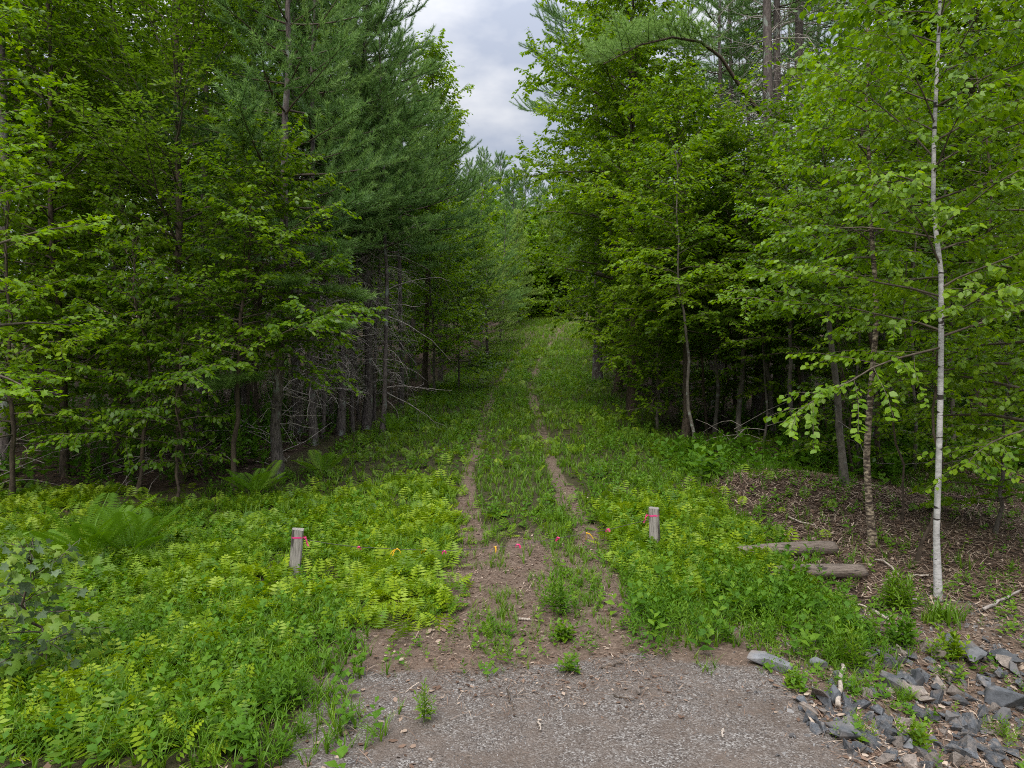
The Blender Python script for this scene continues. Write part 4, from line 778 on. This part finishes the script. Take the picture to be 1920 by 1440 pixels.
mkpost(PR, zr, .118, 'weathered square post with a pink ribbon, among the right ferns', 702, -.3, -.03, -1)
def wire_pt(px, py):
    a = PL[:2]; b = PR[:2]; lo, hi = 0., 1.
    for _ in range(40):
        mdt = (lo + hi) / 2; q = a + (b - a) * mdt
        if 960 + q[0] / q[1] * F < px: lo = mdt
        else: hi = mdt
    q = a + (b - a) * lo; return np.array([q[0], q[1], CAMZ - (py - HOR) / F * q[1]])
WP = [(568, 1012), (620, 1021), (672, 1027), (750, 1031), (833, 1034), (905, 1030), (972, 1023), (1048, 1010), (1141, 994), (1222, 974)]
wp = np.array([wire_pt(*q) for q in WP]); wp = np.array([along(wp, s) for s in np.linspace(0, 1, 40)])
wr = MB(); wr.tube(wp, .0035, 5)
m, t, o_, p_ = nmat('rusty_wire'); p_.inputs['Base Color'].default_value = (.05, .04, .035, 1); p_.inputs['Roughness'].default_value = .6
tag(wr.build('wire_cable', m), 'thin dark wire sagging between the two wooden posts', 'wire')
RB = [(672, 1027, 'pink', 'pink ribbon tied on the wire nearest the left post'), (833, 1035, 'pink', 'pink ribbon at the lowest sag of the wire, beside the left ferns'), (972, 1023, 'pink', 'pink ribbon on the wire over the middle rut'),
      (1048, 1010, 'pink', 'pink ribbon on the wire right of the middle strip of grass'), (1141, 994, 'pink', 'pink ribbon on the wire nearest the right post'),
      (744, 1031, 'yellow', 'yellow ribbon on the wire nearest the left post'), (798, 1033, 'yellow', 'yellow ribbon just left of the lowest pink one'), (929, 1027, 'yellow', 'small yellow ribbon on the wire left of the middle rut'), (1101, 1001, 'yellow', 'yellow ribbon between the two rightmost pink ones')]
for i, (px, py, c, lab) in enumerate(RB):
    rgx = np.random.default_rng(720 + i); q = wire_pt(px, py); mb = MB()
    mb.tube(np.array([(-.012, 0, 0), (0, 0, .004), (.012, 0, 0)]), [.007, .011, .007], 6)
    for k in range(5 if c == 'pink' else 3):
        a = rgx.random() * 6.28; Ln = (.04 if c == 'pink' else .10) * (.7 + .6 * rgx.random()); o = np.array([cos(a) * .7, sin(a) * .4, 0]) * Ln
        up = .35 if c == 'pink' else .0
        strip(mb, [(0, 0, 0), o * .4 + [0, 0, up * Ln * .6], o * .8 + [0, 0, up * Ln * .3 - .25 * Ln], o + [0, 0, -.5 * Ln * (1 + k * .2)]], .018 if c == 'pink' else .012, rgx, rgx.random())
    ob = mb.build('ribbon_marker', M['ribbon_' + c]); ob.location = q; tag(ob, lab, 'ribbon', 'ribbons tied along the wire')

# ------------------------------------------------------------------ timbers, sticks, stones
def timber(a, b, rad, label, seed):
    rg = np.random.default_rng(seed); n = 26; k = 14; dv = b - a; Ln = np.linalg.norm(dv); xs = np.linspace(0, Ln, n); th = np.arange(k) * 2 * pi / k
    base = 1 + .06 * np.cos(4 * th + .3)          # slightly squared
    lines = rg.normal(0, .035, k)
    V = np.zeros((n, k, 3)); bend = .02 * np.sin(xs / Ln * 3)
    for i in range(n):
        q = rad * (base + lines + rg.normal(0, .012, k)) * (1 - (.04 if i in (0, n - 1) else 0))
        V[i] = np.stack([np.full(k, xs[i]) + rg.normal(0, .006, k) * (i in (0, n - 1)), np.cos(th) * q, np.sin(th) * q * .92 + bend[i]], -1)
    mb = MB(); i = np.arange(n - 1)[:, None] * k; j = np.arange(k)[None]; j2 = (j + 1) % k
    fs = [np.stack([i + j, i + k + j, i + k + j2, i + j2], -1).reshape(-1, 4)]
    c0 = n * k; VV = np.vstack([V.reshape(-1, 3), [(0.012, 0, 0), (Ln - .012, 0, 0)]])
    fs += [np.stack([np.full(k, c0), np.arange(k), (np.arange(k) + 1) % k], -1), np.stack([np.full(k, c0 + 1), (n - 1) * k + (np.arange(k) + 1) % k, (n - 1) * k + np.arange(k)], -1)]
    mb.add(VV, fs); o = mb.build('timber_log', M['timber']); o.location = a; o.rotation_euler = (0, -math.asin(dv[2] / Ln), math.atan2(dv[1], dv[0])); return tag(o, label, 'log', 'timbers lying beside the track')
def lift(p, z): return p + np.array([0, 0, z])
timber(lift(gp(1385, 1050), .06), lift(gp(1566, 1041), .075), .085, 'upper weathered timber with a crack, lying right of the post', 801)
timber(lift(gp(1440, 1088), .05), lift(gp(1622, 1087), .07), .082, 'lower weathered timber, nearer the gravel, half in the weeds', 802)
def stick(pts, r0, r1, label, name='fallen_stick', mat='deadwood', grp=None):
    mb = MB(); rgx = np.random.default_rng(len(label)); P = np.array(pts); q = np.array([along(P, s) for s in np.linspace(0, 1, 9)]); q += rgx.normal(0, .006, q.shape)
    mb.tube(q, np.linspace(r0, r1, 9), 7, cap=True); return tag(mb.build(name, M[mat]), label, 'stick', grp)
def gl(px, py, z=.015): return lift(gp(px, py), z)
stick([gl(1584, 1262, .05), gl(1580, 1300, .05), gl(1577, 1338, .03)], .016, .019, 'bleached stick pointing at the camera above the rubble')
stick([gl(1640, 1150), gl(1668, 1172, .03), gl(1680, 1178)], .018, .012, 'pale broken branch between the round tuft and the bushy weed')
stick([gl(1560, 1133), gl(1600, 1139, .03), gl(1632, 1146)], .013, .008, 'grey stick lying left of the pale broken branch')
stick([gl(1357, 1308), gl(1358, 1385)][::1] and [gl(1357, 1378), gl(1359, 1392)], .008, .006, 'short pale splinter on the gravel at right')
stick([gl(1010, 1362), gl(1016, 1380)], .008, .005, 'short pale splinter on the gravel at centre')
stick([gl(950, 1300), gl(956, 1325), gl(963, 1340)], .006, .004, 'thin bent twig at the upper centre of the gravel', mat='brownbark')
stick([gl(1150, 1310), gl(1170, 1318), gl(1190, 1321)], .006, .004, 'dark twig left of the tan pebble', mat='brownbark')
stick([gl(972, 1166), gl(995, 1168)], .012, .010, 'pale wood chunk across the middle rut')
stick([gl(1170, 1180), gl(1190, 1192), gl(1208, 1204)], .010, .006, 'dark twig beside the right ferns', mat='brownbark')
stick([gl(1130, 1258), gl(1150, 1254), gl(1172, 1250)], .008, .005, 'thin twig at the upper rim of the gravel', mat='brownbark')
stick([gl(640, 1390), gl(660, 1378)], .006, .004, 'twig at the lower left corner of the gravel', mat='brownbark')
stick([gl(1178, 735, .05), gl(1182, 750, .08), gl(1186, 768, .04)], .05, .04, 'short pale log up the right edge of the grass')
stick([gl(1480, 975, .03), gl(1500, 985, .05), gl(1530, 990, .02)], .012, .008, 'grey stick on the brown leaf mound')
stick([gl(1690, 1085, .03), gl(1660, 1062, .05), gl(1640, 1052, .02)], .014, .008, 'stick right of the lower timber')
stick([gl(1705, 1086, .03), gl(1745, 1086, .03)], .012, .010, 'short stick at the foot of the white birch')
stick([gl(1850, 1152, .04), gl(1885, 1140, .08), gl(1918, 1120, .06)], .016, .010, 'grey dead branch right of the white birch', mat='deadtwig')
def rock(px, py, wpx, seed, mat, label, an=(1, .75, .6), rz=None, grp=None, name='rock', cat='rock', sink=.25, n=11):
    rgx = np.random.default_rng(seed); p = gp(px, py); s = wpx / F * p[1] * 1.3; V, Fq = hull(rgx, n, an); mb = MB(); mb.add(V * s, Fq); me = mb.mesh(name, M[mat], True)
    bm = bmesh.new(); bm.from_mesh(me); bmesh.ops.bevel(bm, geom=list(bm.edges), offset=s * .010, segments=1, affect='EDGES'); bm.to_mesh(me); bm.free()
    o = bpy.data.objects.new(name, me); COL.objects.link(o); o.location = lift(p, s * an[2] * (.5 - sink)); o.rotation_euler = (rgx.normal(0, .15), rgx.normal(0, .15), rgx.random() * 6.28 if rz is None else rz); return tag(o, label, cat, grp)
rock(1447, 1254, 84, 901, 'stone_pale', 'long flat grey stone with lichen where the gravel meets the weeds', (1, .5, .3), -.62, name='flat_stone', sink=.2, n=26)
rock(1197, 1307, 16, 902, 'stone_brown', 'single tan pebble on the gravel right of centre', (1, .8, .6), name='pebble', cat='pebble', sink=.05)
rock(1837, 1252, 56, 903, 'stone_pale', 'pale rounded boulder on top of the rubble at right', (1, .7, .5), .1, sink=.0)
BIG = [(1580, 1380, 92, 'stone_grey', 'largest flat dark rock at the left front of the rubble', (1, .62, .35)), (1680, 1290, 58, 'stone_grey', 'smooth grey wedge rock beside the upright block', (1, .7, .6)), (1720, 1285, 44, 'stone_grey', 'upright dark block right of the wedge rock', (.8, .7, 1)),
       (1893, 1320, 84, 'stone_grey', 'big dark angular rock at the right edge of the rubble', (1, .75, .5)), (1760, 1232, 46, 'stone_brown', 'brown lichened stone at the upper rim of the rubble', (1, .6, .6)), (1885, 1240, 64, 'stone_grey', 'slanting slate slab above the big angular rock', (1, .7, .45)),
       (1825, 1222, 50, 'stone_grey', 'grey green rock just behind the pale boulder', (1, .8, .5)), (1540, 1250, 36, 'stone_grey', 'pointed grey stone left of the bright leafy weed', (1, .7, .6)), (1565, 1310, 38, 'stone_grey', 'dark block left of the bleached stick', (1, .8, .7)), (1880, 1348, 44, 'stone_grey', 'white veined rock under the big angular rock', (1, .8, .6)),
       (1795, 1360, 42, 'stone_grey', 'split grey rock in the centre of the rubble', (1, .7, .6)), (1733, 1385, 50, 'stone_grey', 'tall tilted slab in the lower middle of the rubble', (1, .5, .6)), (1710, 1405, 34, 'stone_pale', 'white flecked stone near the bottom of the rubble', (1, .8, .6)), (1910, 1262, 36, 'stone_pale', 'light stone at the photo edge above the big angular rock', (1, .8, .6)),
       (1545, 1340, 40, 'stone_brown', 'thin brown shard behind the largest flat rock', (1, .4, .4)), (1640, 1300, 22, 'stone_pale', 'small rounded pale stone left of the wedge rock', (1, .8, .7))]
for i, (px, py, wpx, mt, lab, an) in enumerate(BIG): rock(px, py + 6, wpx, 910 + i, mt, lab, an)
RK = []
rgr = np.random.default_rng(950)
for mt in ('stone_grey', 'stone_grey', 'stone_grey', 'stone_brown', 'stone_grey'):
    for k in range(5):
        V, Fq = hull(rgr, 9, (1, .55 + .35 * rgr.random(), .4 + .3 * rgr.random())); mb = MB(); mb.add(V, Fq); me = mb.mesh('rubble_stone', M[mt], True)
        bm = bmesh.new(); bm.from_mesh(me); bmesh.ops.bevel(bm, geom=list(bm.edges), offset=.009, segments=1, affect='EDGES'); bm.to_mesh(me); bm.free(); RK.append((mt, me))
cnt = 0
LABR = {'stone_grey': 'angular blue grey rubble stone in the rock pile at lower right', 'stone_brown': 'small brown rubble stone in the rock pile at lower right', 'stone_pale': 'small pale rubble stone in the rock pile at lower right'}
while cnt < 282:
    px = rgr.uniform(1500, 1990); py = rgr.uniform(1205, 1450)
    if (px - 1500) < (1340 - py) * .95 + rgr.normal(0, 18) - 20 or (px - 1530) < (py - 1380) * 1.9 + rgr.normal(0, 12): continue
    q = gp(px, py); mt, me = RK[rgr.integers(len(RK))]; s = .10 + .17 * rgr.random() ** 1.8
    o = bpy.data.objects.new('rubble_stone', me); COL.objects.link(o); o.location = lift(q, s * .10); o.scale = (s, s, s); o.rotation_euler = (rgr.normal(0, .4), rgr.normal(0, .4), rgr.random() * 6.28)
    tag(o, LABR[mt], 'rock', {'stone_grey': 'blue grey rubble stones', 'stone_brown': 'brown rubble stones', 'stone_pale': 'pale rubble stones'}[mt]); cnt += 1
